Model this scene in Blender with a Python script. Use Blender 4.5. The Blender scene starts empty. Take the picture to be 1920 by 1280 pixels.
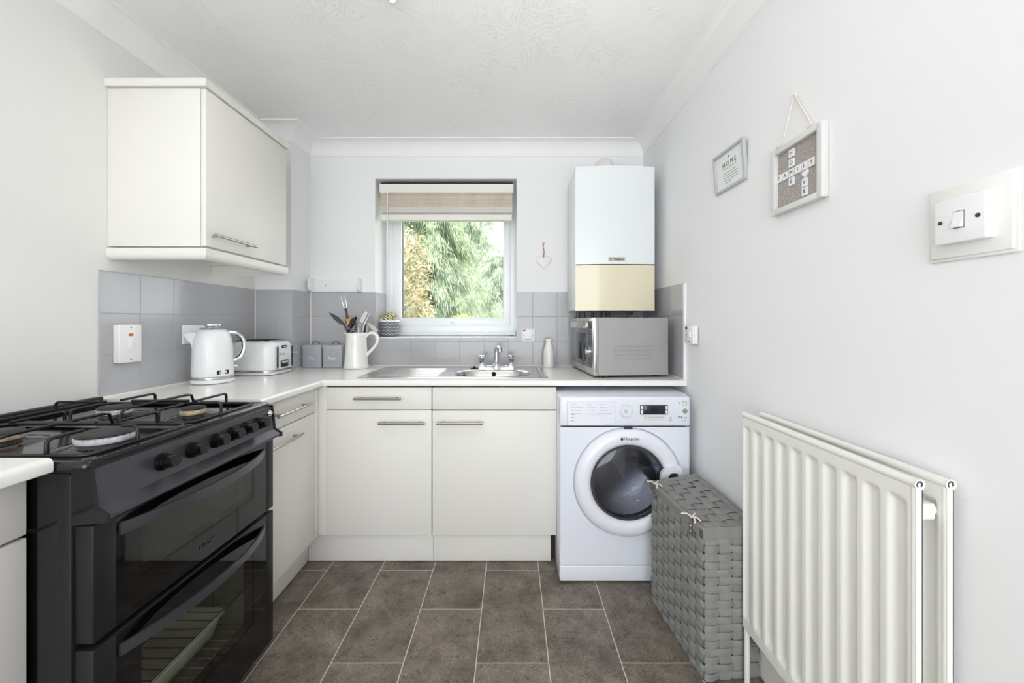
import bpy, bmesh, math, random
import numpy as np
from mathutils import Vector, Matrix
random.seed(7)
PI = math.pi
SC = bpy.context.scene
COL = SC.collection

# ------------------------------------------------------------------ camera, sky, lights, exposure
cam_d = bpy.data.cameras.new('camera'); cam = bpy.data.objects.new('camera', cam_d); COL.objects.link(cam)
cam.location = (0, 0, 1.186); cam.rotation_euler = (PI/2, 0, 0)
cam_d.sensor_width = 36.0; cam_d.lens = 730/1920*36; cam_d.shift_y = -37/1920
cam_d.clip_start = 0.02; cam_d.clip_end = 200
SC.camera = cam
SC.view_settings.view_transform = 'Standard'; SC.view_settings.look = 'None'
SC.view_settings.gamma = 1; SC.view_settings.exposure = -0.2
SC.view_settings.use_curve_mapping = False
SC.cycles.use_denoising = True
SC.cycles.max_bounces = 12; SC.cycles.diffuse_bounces = 6; SC.cycles.transparent_max_bounces = 12
SC.cycles.caustics_reflective = False; SC.cycles.caustics_refractive = False
SC.cycles.sample_clamp_indirect = 6.0

world = bpy.data.worlds.new('overcast_sky'); SC.world = world; world.use_nodes = True
bg = world.node_tree.nodes['Background']; bg.inputs[0].default_value = (0.93, 0.97, 1.0, 1); bg.inputs[1].default_value = 5.2

def light(kind, name, loc, power, rot=(0,0,0), size=None, size_y=None, color=(1,1,1), radius=None, spread=None):
    d = bpy.data.lights.new(name, kind); d.energy = power; d.color = color
    if kind == 'AREA':
        d.shape = 'RECTANGLE'; d.size = size; d.size_y = size_y
        if spread: d.spread = spread
    if radius is not None: d.shadow_soft_size = radius
    o = bpy.data.objects.new(name, d); COL.objects.link(o); o.location = loc; o.rotation_euler = rot
    return o
sun = light('SUN', 'hazy_sun', (4, -3, 8), 2.0, rot=(math.radians(50), 0, math.radians(35)), color=(1, .96, .9)); sun.data.angle = math.radians(12)
light('AREA', 'added_rear_fill', (-.08, -1.66, 1.15), 9.0, rot=(PI/2, 0, 0), size=1.7, size_y=2.05, color=(1, .995, .985))  # added fill light in the rear opening; no glazed doors there
light('AREA', 'added_overhead_fill', (-.1, -.95, 2.30), 2.5, rot=(0, 0, 0), size=1.2, size_y=.9, color=(1, .985, .96))  # added overhead fill behind the camera, belongs to no fitting
light('AREA', 'added_upward_fill', (.15, -.30, 1.20), 2.4, rot=(PI/2+math.radians(42), 0, 0), size=.8, size_y=.4, color=(1, .985, .975), spread=math.radians(55))  # added fill aimed upward to brighten the ceiling, not a room lamp
light('AREA', 'ceiling_lamp_glow', (-.40, 1.12, 2.318), 4.2, size=.26, size_y=.26, color=(1, .985, .965))
pt_ = light('AREA', 'window_portal', (-.425, 2.84, 1.6), 1, rot=(-PI/2, 0, 0), size=.95, size_y=1.05); pt_.data.cycles.is_portal = True

# ------------------------------------------------------------------ materials
def S(r, g, b):
    f = lambda c: (c/255)/12.92 if c/255 <= .04045 else (((c/255)+.055)/1.055)**2.4
    return (f(r), f(g), f(b), 1)
def mat(name, col, rough=.5, metal=0.0, spec=.5, bump=None, coat=0.0, vary=None, emit=None):
    m = bpy.data.materials.new(name); m.use_nodes = True; nt = m.node_tree; b = nt.nodes['Principled BSDF']
    b.inputs['Base Color'].default_value = col; b.inputs['Roughness'].default_value = rough
    b.inputs['Metallic'].default_value = metal; b.inputs['Specular IOR Level'].default_value = spec
    b.inputs['Coat Weight'].default_value = coat; b.inputs['Coat Roughness'].default_value = .06
    tc = nt.nodes.new('ShaderNodeTexCoord')
    if bump:
        scale, strength, dist = bump[:3]
        n = nt.nodes.new('ShaderNodeTexNoise'); n.inputs['Scale'].default_value = scale; n.inputs['Detail'].default_value = bump[3] if len(bump) > 3 else 3
        nt.links.new(tc.outputs['Object'], n.inputs['Vector'])
        bp = nt.nodes.new('ShaderNodeBump'); bp.inputs['Strength'].default_value = strength; bp.inputs['Distance'].default_value = dist
        nt.links.new(n.outputs['Fac'], bp.inputs['Height']); nt.links.new(bp.outputs['Normal'], b.inputs['Normal'])
    if vary:
        scale, amt = vary
        n = nt.nodes.new('ShaderNodeTexNoise'); n.inputs['Scale'].default_value = scale; n.inputs['Detail'].default_value = 5
        nt.links.new(tc.outputs['Object'], n.inputs['Vector'])
        r = nt.nodes.new('ShaderNodeValToRGB'); r.color_ramp.elements[0].position = .3; r.color_ramp.elements[1].position = .7
        r.color_ramp.elements[0].color = tuple(c*(1-amt) for c in col[:3]) + (1,); r.color_ramp.elements[1].color = tuple(min(1, c*(1+amt)) for c in col[:3]) + (1,)
        nt.links.new(n.outputs['Fac'], r.inputs['Fac']); nt.links.new(r.outputs['Color'], b.inputs['Base Color'])
    if emit:
        b.inputs['Emission Color'].default_value = emit[0]; b.inputs['Emission Strength'].default_value = emit[1]
    return m
def clear_mat(name, tint, gloss=.08, rough=.02):
    m = bpy.data.materials.new(name); m.use_nodes = True; nt = m.node_tree; nt.nodes.clear()
    out = nt.nodes.new('ShaderNodeOutputMaterial'); mix = nt.nodes.new('ShaderNodeMixShader')
    t = nt.nodes.new('ShaderNodeBsdfTransparent'); t.inputs[0].default_value = tint
    g = nt.nodes.new('ShaderNodeBsdfGlossy'); g.inputs['Roughness'].default_value = rough
    fr = nt.nodes.new('ShaderNodeLayerWeight'); fr.inputs[0].default_value = .5
    pw = nt.nodes.new('ShaderNodeMath'); pw.operation = 'POWER'; pw.inputs[1].default_value = 5
    ad = nt.nodes.new('ShaderNodeMath'); ad.operation = 'MULTIPLY_ADD'; ad.inputs[1].default_value = .8; ad.inputs[2].default_value = gloss; ad.use_clamp = True
    nt.links.new(fr.outputs['Facing'], pw.inputs[0]); nt.links.new(pw.outputs[0], ad.inputs[0]); nt.links.new(ad.outputs[0], mix.inputs[0])
    nt.links.new(t.outputs[0], mix.inputs[1]); nt.links.new(g.outputs[0], mix.inputs[2]); nt.links.new(mix.outputs[0], out.inputs[0])
    return m
def artex():
    m = mat('artex_ceiling', S(244, 243, 243), .75); nt = m.node_tree; b = nt.nodes['Principled BSDF']
    tc = nt.nodes.new('ShaderNodeTexCoord')
    w = nt.nodes.new('ShaderNodeTexNoise'); w.inputs['Scale'].default_value = 2.6; w.inputs['Detail'].default_value = 2
    nt.links.new(tc.outputs['Object'], w.inputs['Vector'])
    mp = nt.nodes.new('ShaderNodeVectorMath'); mp.operation = 'MULTIPLY_ADD'; mp.inputs[1].default_value = (1.1, 1.1, 0)
    nt.links.new(w.outputs['Color'], mp.inputs[0]); nt.links.new(tc.outputs['Object'], mp.inputs[2])
    n = nt.nodes.new('ShaderNodeTexNoise'); n.inputs['Scale'].default_value = 16; n.inputs['Detail'].default_value = 4; n.inputs['Distortion'].default_value = 1.8
    nt.links.new(mp.outputs[0], n.inputs['Vector'])
    a = nt.nodes.new('ShaderNodeMath'); a.operation = 'SUBTRACT'; a.inputs[1].default_value = .5
    ab = nt.nodes.new('ShaderNodeMath'); ab.operation = 'ABSOLUTE'
    mr = nt.nodes.new('ShaderNodeMapRange'); mr.inputs[1].default_value = 0; mr.inputs[2].default_value = .035; mr.inputs[3].default_value = 1; mr.inputs[4].default_value = 0
    nt.links.new(n.outputs['Fac'], a.inputs[0]); nt.links.new(a.outputs[0], ab.inputs[0]); nt.links.new(ab.outputs[0], mr.inputs[0])
    k = nt.nodes.new('ShaderNodeTexNoise'); k.inputs['Scale'].default_value = 5; nt.links.new(tc.outputs['Object'], k.inputs['Vector'])
    kr = nt.nodes.new('ShaderNodeMapRange'); kr.inputs[1].default_value = .42; kr.inputs[2].default_value = .62
    nt.links.new(k.outputs['Fac'], kr.inputs[0])
    mu = nt.nodes.new('ShaderNodeMath'); mu.operation = 'MULTIPLY'; nt.links.new(mr.outputs[0], mu.inputs[0]); nt.links.new(kr.outputs[0], mu.inputs[1])
    bp = nt.nodes.new('ShaderNodeBump'); bp.inputs['Strength'].default_value = .45; bp.inputs['Distance'].default_value = .004
    nt.links.new(mu.outputs[0], bp.inputs['Height']); nt.links.new(bp.outputs['Normal'], b.inputs['Normal'])
    return m
def stone():
    m = mat('stone_effect_vinyl', S(110, 102, 95), .42, spec=.4); nt = m.node_tree; b = nt.nodes['Principled BSDF']
    L = nt.links.new; N = nt.nodes.new
    tc = N('ShaderNodeTexCoord'); oi = N('ShaderNodeObjectInfo')
    off = N('ShaderNodeVectorMath'); off.operation = 'MULTIPLY_ADD'; off.inputs[1].default_value = (17, 29, 11)
    L(oi.outputs['Random'], off.inputs[0]); L(tc.outputs['Object'], off.inputs[2])
    n1 = N('ShaderNodeTexNoise'); n1.inputs['Scale'].default_value = 9; n1.inputs['Detail'].default_value = 8; n1.inputs['Roughness'].default_value = .7; L(off.outputs[0], n1.inputs['Vector'])
    r1 = N('ShaderNodeValToRGB'); r1.color_ramp.elements[0].position = .33; r1.color_ramp.elements[1].position = .68
    r1.color_ramp.elements[0].color = S(90, 81, 73); r1.color_ramp.elements[1].color = S(140, 130, 119); L(n1.outputs['Fac'], r1.inputs['Fac'])
    n2 = N('ShaderNodeTexNoise'); n2.inputs['Scale'].default_value = 42; n2.inputs['Detail'].default_value = 2; n2.inputs['Distortion'].default_value = 1.5; L(off.outputs[0], n2.inputs['Vector'])
    a = N('ShaderNodeMath'); a.operation = 'SUBTRACT'; a.inputs[1].default_value = .56; ab = N('ShaderNodeMath'); ab.operation = 'ABSOLUTE'
    L(n2.outputs['Fac'], a.inputs[0]); L(a.outputs[0], ab.inputs[0])
    mr = N('ShaderNodeMapRange'); mr.inputs[1].default_value = 0; mr.inputs[2].default_value = .035; mr.inputs[3].default_value = 1; mr.inputs[4].default_value = 0; L(ab.outputs[0], mr.inputs[0])
    n3 = N('ShaderNodeTexNoise'); n3.inputs['Scale'].default_value = 21; n3.inputs['Detail'].default_value = 1; L(off.outputs[0], n3.inputs['Vector'])
    m3 = N('ShaderNodeMapRange'); m3.inputs[1].default_value = .53; m3.inputs[2].default_value = .60; L(n3.outputs['Fac'], m3.inputs[0])
    mu = N('ShaderNodeMath'); mu.operation = 'MULTIPLY'; L(mr.outputs[0], mu.inputs[0]); L(m3.outputs[0], mu.inputs[1])
    mu2 = N('ShaderNodeMath'); mu2.operation = 'MULTIPLY'; mu2.inputs[1].default_value = .85; L(mu.outputs[0], mu2.inputs[0])
    mx = N('ShaderNodeMix'); mx.data_type = 'RGBA'; mx.inputs['B'].default_value = S(40, 34, 30)
    L(mu2.outputs[0], mx.inputs['Factor']); L(r1.outputs['Color'], mx.inputs['A'])
    # large cloudy wear running across tiles
    n4 = N('ShaderNodeTexNoise'); n4.inputs['Scale'].default_value = 2.2; n4.inputs['Detail'].default_value = 3; L(tc.outputs['Object'], n4.inputs['Vector'])
    n5 = N('ShaderNodeTexNoise'); n5.inputs['Scale'].default_value = 160; n5.inputs['Detail'].default_value = 2; L(off.outputs[0], n5.inputs['Vector'])
    m4 = N('ShaderNodeMapRange'); m4.inputs[1].default_value = .3; m4.inputs[2].default_value = .7; m4.inputs[3].default_value = .86; m4.inputs[4].default_value = 1.12; L(n4.outputs['Fac'], m4.inputs[0])
    m5 = N('ShaderNodeMapRange'); m5.inputs[1].default_value = .3; m5.inputs[2].default_value = .7; m5.inputs[3].default_value = .74; m5.inputs[4].default_value = 1.26; L(n5.outputs['Fac'], m5.inputs[0])
    mm = N('ShaderNodeMath'); mm.operation = 'MULTIPLY'; L(m4.outputs[0], mm.inputs[0]); L(m5.outputs[0], mm.inputs[1])
    vs = N('ShaderNodeVectorMath'); vs.operation = 'SCALE'; L(mx.outputs['Result'], vs.inputs[0]); L(mm.outputs[0], vs.inputs['Scale'])
    L(vs.outputs[0], b.inputs['Base Color'])
    bp = N('ShaderNodeBump'); bp.inputs['Strength'].default_value = .25; bp.inputs['Distance'].default_value = .001; L(n5.outputs['Fac'], bp.inputs['Height']); L(bp.outputs['Normal'], b.inputs['Normal'])
    return m
def weave_linen():
    m = mat('linen_weave', S(158, 150, 145), .9); nt = m.node_tree; b = nt.nodes['Principled BSDF']; L = nt.links.new; N = nt.nodes.new
    tc = N('ShaderNodeTexCoord'); res = []
    for rot in ((0, 0, 0), (PI/2, 0, 0)):
        mp = N('ShaderNodeMapping'); mp.inputs['Scale'].default_value = (1, 900, 120) if rot[0] == 0 else (1, 120, 900)
        L(tc.outputs['Object'], mp.inputs[0]); n = N('ShaderNodeTexNoise'); n.inputs['Scale'].default_value = 1; n.inputs['Detail'].default_value = 1; L(mp.outputs[0], n.inputs['Vector']); res.append(n)
    ad = N('ShaderNodeMath'); ad.operation = 'ADD'; L(res[0].outputs['Fac'], ad.inputs[0]); L(res[1].outputs['Fac'], ad.inputs[1])
    r = N('ShaderNodeMapRange'); r.inputs[1].default_value = .7; r.inputs[2].default_value = 1.3; L(ad.outputs[0], r.inputs[0])
    mx = N('ShaderNodeMix'); mx.data_type = 'RGBA'; mx.inputs['A'].default_value = S(128, 120, 115); mx.inputs['B'].default_value = S(196, 188, 182); L(r.outputs[0], mx.inputs['Factor']); L(mx.outputs['Result'], b.inputs['Base Color'])
    return m
def leafmat(name, c1, c2, scale=3.0):
    m = mat(name, c1, .7, spec=.2); nt = m.node_tree; b = nt.nodes['Principled BSDF']; L = nt.links.new; N = nt.nodes.new
    tc = N('ShaderNodeTexCoord'); n = N('ShaderNodeTexNoise'); n.inputs['Scale'].default_value = scale; n.inputs['Detail'].default_value = 6; L(tc.outputs['Object'], n.inputs['Vector'])
    r = N('ShaderNodeValToRGB'); r.color_ramp.elements[0].position = .38; r.color_ramp.elements[1].position = .62
    r.color_ramp.elements[0].color = c1; r.color_ramp.elements[1].color = c2; L(n.outputs['Fac'], r.inputs['Fac']); L(r.outputs['Color'], b.inputs['Base Color'])
    tr = N('ShaderNodeBsdfTranslucent'); L(r.outputs['Color'], tr.inputs[0]); ms = N('ShaderNodeMixShader'); ms.inputs[0].default_value = .25
    out = nt.nodes['Material Output']; L(b.outputs[0], ms.inputs[1]); L(tr.outputs[0], ms.inputs[2]); L(ms.outputs[0], out.inputs[0])
    return m
def striped_cactus():
    m = mat('striped_cactus', S(225, 210, 150), .6); nt = m.node_tree; b = nt.nodes['Principled BSDF']; L = nt.links.new; N = nt.nodes.new
    tc = N('ShaderNodeTexCoord'); w = N('ShaderNodeTexWave'); w.inputs['Scale'].default_value = 26; w.inputs['Distortion'].default_value = 1.0; w.bands_direction = 'DIAGONAL'
    L(tc.outputs['Object'], w.inputs['Vector']); r = N('ShaderNodeValToRGB'); r.color_ramp.interpolation = 'CONSTANT'
    r.color_ramp.elements[0].color = S(58, 62, 34); r.color_ramp.elements[1].position = .45; r.color_ramp.elements[1].color = S(236, 226, 176)
    L(w.outputs['Fac'], r.inputs['Fac']); L(r.outputs['Color'], b.inputs['Base Color']); return m
def barked(name, c):
    return mat(name, c, .9, vary=(6, .3))

K = {}
K['wall'] = mat('matt_white_wall_paint', S(236, 236, 237), .8, spec=.25, bump=(90, .10, .002))
K['wall_cream'] = mat('white_wall_paint_left', S(230, 229, 226), .8, spec=.25, bump=(60, .12, .002))
K['ceiling'] = artex()
K['cove'] = mat('white_coving_paint', S(240, 240, 239), .7, spec=.25)
K['stone'] = stone()
K['grout'] = mat('pale_grout', S(205, 202, 196), .8)
K['tile'] = mat('grey_painted_tile', S(179, 179, 182), .14, spec=.5, bump=(55, .22, .0016, 2))
K['tile_bed'] = mat('painted_grout', S(178, 178, 181), .3)
K['bead'] = mat('cream_sealant', S(232, 229, 218), .5)
K['cab'] = mat('cream_cabinet_laminate', S(226, 224, 219), .45, spec=.3)
K['cab_in'] = mat('cabinet_carcass_edge', S(66, 56, 48), .7)
K['top'] = mat('white_laminate_worktop', S(233, 232, 228), .22, spec=.45, bump=(140, .04, .001))
K['brown'] = mat('dark_brown_board', S(60, 38, 30), .7)
K['steel'] = mat('brushed_steel', S(208, 207, 205), .24, metal=1.0, bump=(300, .05, .0005))
K['handle'] = mat('brushed_nickel', S(176, 168, 160), .32, metal=1.0)
K['chrome'] = mat('chrome', S(215, 216, 220), .08, metal=1.0)
K['enamel'] = mat('black_enamel', S(12, 11, 12), .16, spec=.45, coat=.15)
K['iron'] = mat('black_cast_iron', S(18, 18, 22), .38, spec=.5)
K['gunmetal'] = mat('dark_grey_metallic_paint', S(74, 74, 79), .30, metal=.5, bump=(900, .05, .0004))
K['gunmetal2'] = mat('charcoal_metallic_paint', S(28, 28, 30), .42, metal=.1, spec=.3, bump=(900, .05, .0004))
K['blackplastic'] = mat('black_plastic', S(9, 9, 10), .14)
K['blackmatt'] = mat('matt_black', S(16, 15, 15), .7)
K['blackglass'] = mat('black_glass', S(8, 8, 9), .04, spec=.5)
K['ovenglass'] = clear_mat('smoked_oven_glass', (.80, .81, .76, 1), .05)
K['oven_in'] = mat('oven_cavity_enamel', S(120, 120, 114), .5)
K['burner'] = mat('white_aluminium_burner', S(206, 206, 210), .45, vary=(60, .25))
K['burnt'] = mat('scorched_burner_ring', S(196, 176, 150), .6, vary=(70, .45))
K['cap'] = mat('burner_cap_enamel', S(40, 38, 38), .5, vary=(40, .3))
K['white'] = mat('white_gloss_plastic', S(236, 237, 238), .22)
K['switch'] = mat('white_accessory_plastic', S(236, 235, 233), .3)
K['oldwhite'] = mat('ageing_white_plastic', S(233, 232, 229), .35)
K['washer'] = mat('white_appliance_enamel', S(224, 227, 236), .28, spec=.5)
K['washer_door'] = mat('white_appliance_door_plastic', S(228, 230, 238), .16, spec=.5)
K['boiler'] = mat('cool_white_boiler_steel', S(232, 236, 238), .18, spec=.5)
K['boiler_side'] = mat('boiler_side_steel', S(228, 230, 230), .3)
K['cream'] = mat('yellowed_cream_plastic', S(226, 219, 192), .1, spec=.5)
K['grey_body'] = mat('grey_painted_microwave_case', S(158, 157, 158), .5, metal=.0, bump=(700, .06, .0004))
K['darkglass'] = mat('dark_display_glass', S(36, 38, 44), .08)
K['smoke'] = mat('smoked_grey_microwave_window', S(92, 94, 100), .1)
K['mirror_strip'] = mat('silver_mirror_strip', S(196, 194, 184), .06, metal=.9)
K['drum'] = mat('washing_drum_steel', S(176, 176, 182), .24, metal=1.0)
K['doorglass'] = clear_mat('washer_door_glass', (.80, .81, .84, 1), .06)
K['bowlglass'] = clear_mat('washer_inner_glass', (.93, .93, .95, 1), .02)
K['rubber'] = mat('dark_grey_rubber', S(52, 52, 56), .6)
K['pane'] = clear_mat('window_pane_glass', (.98, .985, .985, 1), .012)
K['upvc'] = mat('white_upvc', S(236, 238, 240), .25)
K['ceramic'] = mat('white_glazed_ceramic', S(236, 235, 231), .14, coat=.4)
K['canister'] = mat('grey_painted_tin', S(166, 168, 174), .42)
K['canister_lid'] = mat('grey_painted_tin_lid', S(170, 171, 176), .42)
K['ink'] = mat('black_print', S(34, 34, 36), .6)
K['greyink'] = mat('grey_print', S(140, 144, 154), .6)
K['whiteink'] = mat('white_print', S(226, 226, 230), .6)
K['pot'] = mat('charcoal_grey_glazed_pot', S(112, 114, 116), .4)
K['cactus'] = striped_cactus()
K['soil'] = mat('pale_gravel', S(222, 216, 190), .9, vary=(60, .2))
K['wood'] = mat('orange_wood', S(222, 156, 88), .5, vary=(40, .2))
K['utensil'] = mat('dark_grey_nylon', S(66, 68, 72), .35)
K['rope'] = mat('cream_cotton_rope', S(230, 220, 206), .9, bump=(400, .4, .001))
K['string'] = mat('tan_leather_string', S(176, 120, 78), .8)
K['frame_grey'] = mat('grey_painted_frame', S(184, 186, 191), .4)
K['frame_silver'] = mat('pale_silver_frame', S(216, 216, 214), .4)
K['paper'] = mat('white_print_paper', S(232, 234, 233), .5)
K['linen'] = weave_linen()
K['letter'] = mat('white_letter_tile', S(232, 233, 236), .35)
K['rad'] = mat('cream_radiator_enamel', S(230, 229, 224), .26, spec=.45)
K['wicker'] = mat('grey_paper_weave', S(134, 135, 132), .75, vary=(25, .12), bump=(260, .35, .0012))
K['felt'] = mat('grey_fabric_rim', S(130, 131, 128), .9, vary=(30, .08), bump=(500, .3, .001))
K['leather'] = mat('taupe_leather', S(104, 98, 96), .5)
K['hollow'] = mat('hamper_lining', S(70, 70, 68), .95)
K['slat'] = mat('washed_wood_slat', S(238, 228, 214), .5, vary=(14, .06))
K['slat_white'] = mat('white_wood_rail', S(232, 229, 224), .4)
K['green_dot'] = mat('green_sticker', S(132, 160, 134), .4)
K['amber'] = mat('amber_neon', S(196, 116, 52), .3)
K['red'] = mat('red_neon', S(170, 60, 46), .3)
K['dish'] = mat('cream_enamel_dish', S(238, 238, 228), .3)
K['sticker'] = mat('silver_sticker', S(196, 194, 182), .4)
K['copperpipe'] = mat('dull_grey_pipe', S(120, 124, 120), .4, metal=.3)
K['grass'] = mat('garden_lawn', S(120, 142, 84), .95, vary=(3, .25))
K['bark'] = barked('conifer_bark', S(110, 96, 80))
K['brick_out'] = mat('outside_brickwork', S(170, 130, 105), .9)

# ------------------------------------------------------------------ mesh builder
class MB:
    def __init__(s): s.v = []; s.f = []
    def add(s, vs, fs):
        k = len(s.v); s.v.extend([tuple(p) for p in vs]); s.f.extend([tuple(i+k for i in f) for f in fs]); return s
    def bm(s, b):
        b.verts.ensure_lookup_table(); b.verts.index_update()
        s.add([v.co for v in b.verts], [[v.index for v in f.verts] for f in b.faces]); b.free(); return s
    def box(s, lo, hi, bev=0, seg=2):
        lo = list(lo); hi = list(hi)
        for i in range(3):
            if lo[i] > hi[i]: lo[i], hi[i] = hi[i], lo[i]
        x0, y0, z0 = lo; x1, y1, z1 = hi
        if bev <= 0:
            return s.add([(x0,y0,z0),(x1,y0,z0),(x1,y1,z0),(x0,y1,z0),(x0,y0,z1),(x1,y0,z1),(x1,y1,z1),(x0,y1,z1)],
                         [(0,3,2,1),(4,5,6,7),(0,1,5,4),(1,2,6,5),(2,3,7,6),(3,0,4,7)])
        bev = min(bev, .49*min(x1-x0, y1-y0, z1-z0))
        b = bmesh.new(); bmesh.ops.create_cube(b, size=1)
        for v in b.verts: v.co = Vector(((x0+x1)/2+v.co.x*(x1-x0), (y0+y1)/2+v.co.y*(y1-y0), (z0+z1)/2+v.co.z*(z1-z0)))
        bmesh.ops.bevel(b, geom=list(b.edges), offset=bev, segments=seg, affect='EDGES', profile=.5)
        return s.bm(b)
    def prism(s, pts, axis, a, b):
        """pts: 2-D outline; axis 'x': pts=(y,z); 'y': pts=(x,z); 'z': pts=(x,y)"""
        n = len(pts)
        def P(p, t): return {'x': (t, p[0], p[1]), 'y': (p[0], t, p[1]), 'z': (p[0], p[1], t)}[axis]
        vs = [P(p, a) for p in pts] + [P(p, b) for p in pts]
        fs = [tuple(range(n))[::-1], tuple(range(n, 2*n))] + [(i, (i+1) % n, n+(i+1) % n, n+i) for i in range(n)]
        return s.add(vs, fs)
    def cyl(s, p0, p1, r, r2=None, seg=20, caps=True):
        p0 = Vector(p0); p1 = Vector(p1); r2 = r if r2 is None else r2
        d = (p1-p0).normalized(); u = d.orthogonal().normalized(); w = d.cross(u)
        vs = []
        for p, rr in ((p0, r), (p1, r2)):
            for i in range(seg):
                a = 2*PI*i/seg; vs.append(p+u*math.cos(a)*rr+w*math.sin(a)*rr)
        fs = [(i, (i+1) % seg, seg+(i+1) % seg, seg+i) for i in range(seg)]
        if caps: fs += [tuple(range(seg))[::-1], tuple(range(seg, 2*seg))]
        return s.add(vs, fs)
    def tube(s, pts, r, seg=10, closed=False, caps=True):
        pts = [Vector(p) for p in pts]; n = len(pts); rs = r if isinstance(r, (list, tuple)) else [r]*n
        def tan(i):
            if closed: return (pts[(i+1) % n]-pts[i-1]).normalized()
            return (pts[min(i+1, n-1)]-pts[max(i-1, 0)]).normalized()
        u = tan(0).orthogonal().normalized(); vs = []
        for i in range(n):
            t = tan(i); u = (u-t*u.dot(t))
            u = u.normalized() if u.length > 1e-6 else t.orthogonal().normalized()
            w = t.cross(u)
            for k in range(seg):
                a = 2*PI*k/seg; vs.append(pts[i]+(u*math.cos(a)+w*math.sin(a))*rs[i])
        fs = []
        for i in range(n if closed else n-1):
            j = (i+1) % n
            for k in range(seg): fs.append((i*seg+k, i*seg+(k+1) % seg, j*seg+(k+1) % seg, j*seg+k))
        if caps and not closed: fs += [tuple(range(seg))[::-1], tuple(range((n-1)*seg, n*seg))]
        return s.add(vs, fs)
    def lathe(s, prof, c=(0,0,0), seg=32, axis='z', closed=False):
        """prof: list of (r, h)"""
        vs = []
        for r, h in prof:
            for k in range(seg):
                a = 2*PI*k/seg; x, y = r*math.cos(a), r*math.sin(a)
                if axis == 'z': vs.append((c[0]+x, c[1]+y, c[2]+h))
                elif axis == 'y': vs.append((c[0]+x, c[1]+h, c[2]+y))
                else: vs.append((c[0]+h, c[1]+x, c[2]+y))
        n = len(prof); fs = []
        for i in range(n if closed else n-1):
            j = (i+1) % n
            for k in range(seg): fs.append((i*seg+k, i*seg+(k+1) % seg, j*seg+(k+1) % seg, j*seg+k))
        if not closed:
            if prof[0][0] > 1e-5: fs.append(tuple(range(seg))[::-1])
            if prof[-1][0] > 1e-5: fs.append(tuple(range((n-1)*seg, n*seg)))
        return s.add(vs, fs)
    def loft(s, rings, closed=True, caps=True):
        m = len(rings[0]); vs = [p for r in rings for p in r]; fs = []
        for i in range(len(rings)-1):
            for k in range(m if closed else m-1):
                fs.append((i*m+k, i*m+(k+1) % m, (i+1)*m+(k+1) % m, (i+1)*m+k))
        if caps and closed: fs += [tuple(range(m))[::-1], tuple(range((len(rings)-1)*m, len(rings)*m))]
        return s.add(vs, fs)
    def build(s, name, m, parent=None, smooth=35, world=False, shift=None, recalc=True):
        me = bpy.data.meshes.new(name)
        vs = s.v
        if world and parent is not None:
            r = parent
            while r.parent: r = r.parent
            o = r.location; vs = [(v[0]-o.x, v[1]-o.y, v[2]-o.z) for v in vs]
        me.from_pydata(vs, [], s.f); me.update()
        if recalc:
            b = bmesh.new(); b.from_mesh(me); bmesh.ops.remove_doubles(b, verts=b.verts, dist=1e-6); bmesh.ops.recalc_face_normals(b, faces=b.faces); b.to_mesh(me); b.free()
        if smooth:
            me.shade_smooth(); me.set_sharp_from_angle(angle=math.radians(smooth))
        ms = m if isinstance(m, (list, tuple)) else [m]
        for x in ms: me.materials.append(x)
        o = bpy.data.objects.new(name, me); COL.objects.link(o)
        if parent is not None: o.parent = parent
        return o
def tag(o, label=None, cat=None, group=None, kind=None):
    if label: o['label'] = label
    if cat: o['category'] = cat
    if group: o['group'] = group
    if kind: o['kind'] = kind
    return o
def thing(name, label, cat, loc=(0,0,0), rz=0, group=None):
    o = bpy.data.objects.new(name, None); COL.objects.link(o); o.location = loc; o.rotation_euler = (0, 0, rz); o.empty_display_size = .05
    return tag(o, label, cat, group)
def part(mb, name, m, parent, smooth=35, label=None):
    o = mb.build(name, m, parent, smooth, world=True)
    if label: o['label'] = label
    return o
def lpart(mb, name, m, parent, smooth=35, label=None):
    o = mb.build(name, m, parent, smooth)
    if label: o['label'] = label
    return o
def struct(mb, name, m, smooth=35, parent=None):
    return tag(mb.build(name, m, parent, smooth), kind='structure')
def text(name, s, size, org, xd, yd, m, parent, depth=.0004, world=True, bold=0, align='CENTER', space=1.0, sx=1.0, curve=None):
    c = bpy.data.curves.new(name+'_txt', 'FONT'); c.body = s; c.size = size; c.extrude = depth; c.align_x = align; c.align_y = 'CENTER'; c.offset = bold; c.space_character = space
    c.resolution_u = 3
    o = bpy.data.objects.new(name+'_txt', c)
    me = bpy.data.meshes.new_from_object(o); me.name = name
    bpy.data.objects.remove(o); bpy.data.curves.remove(c)
    X = Vector(xd).normalized(); Y = Vector(yd).normalized(); Z = X.cross(Y); org = Vector(org)
    if world and parent is not None:
        r = parent
        while r.parent: r = r.parent
        org = org - r.location
    for v in me.vertices:
        p = v.co; v.co = org + X*p.x*sx + Y*p.y + Z*(p.z-((p.x*sx)**2/(2*curve) if curve else 0))
    me.materials.clear(); me.materials.append(m)
    ob = bpy.data.objects.new(name, me); COL.objects.link(ob); ob.parent = parent
    return ob
FRONT = ((1,0,0), (0,0,1)); LEFTW = ((0,1,0), (0,0,1)); RIGHTW = ((0,-1,0), (0,0,1))
def rrect(cx, cy, hx, hy, r, n=6):
    out = []
    for qx, qy, a0 in ((1, 1, 0), (-1, 1, PI/2), (-1, -1, PI), (1, -1, 3*PI/2)):
        for k in range(n+1):
            a = a0+PI/2*k/n; out.append((cx+qx*(hx-r)+r*math.cos(a), cy+qy*(hy-r)+r*math.sin(a)))
    return out
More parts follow.
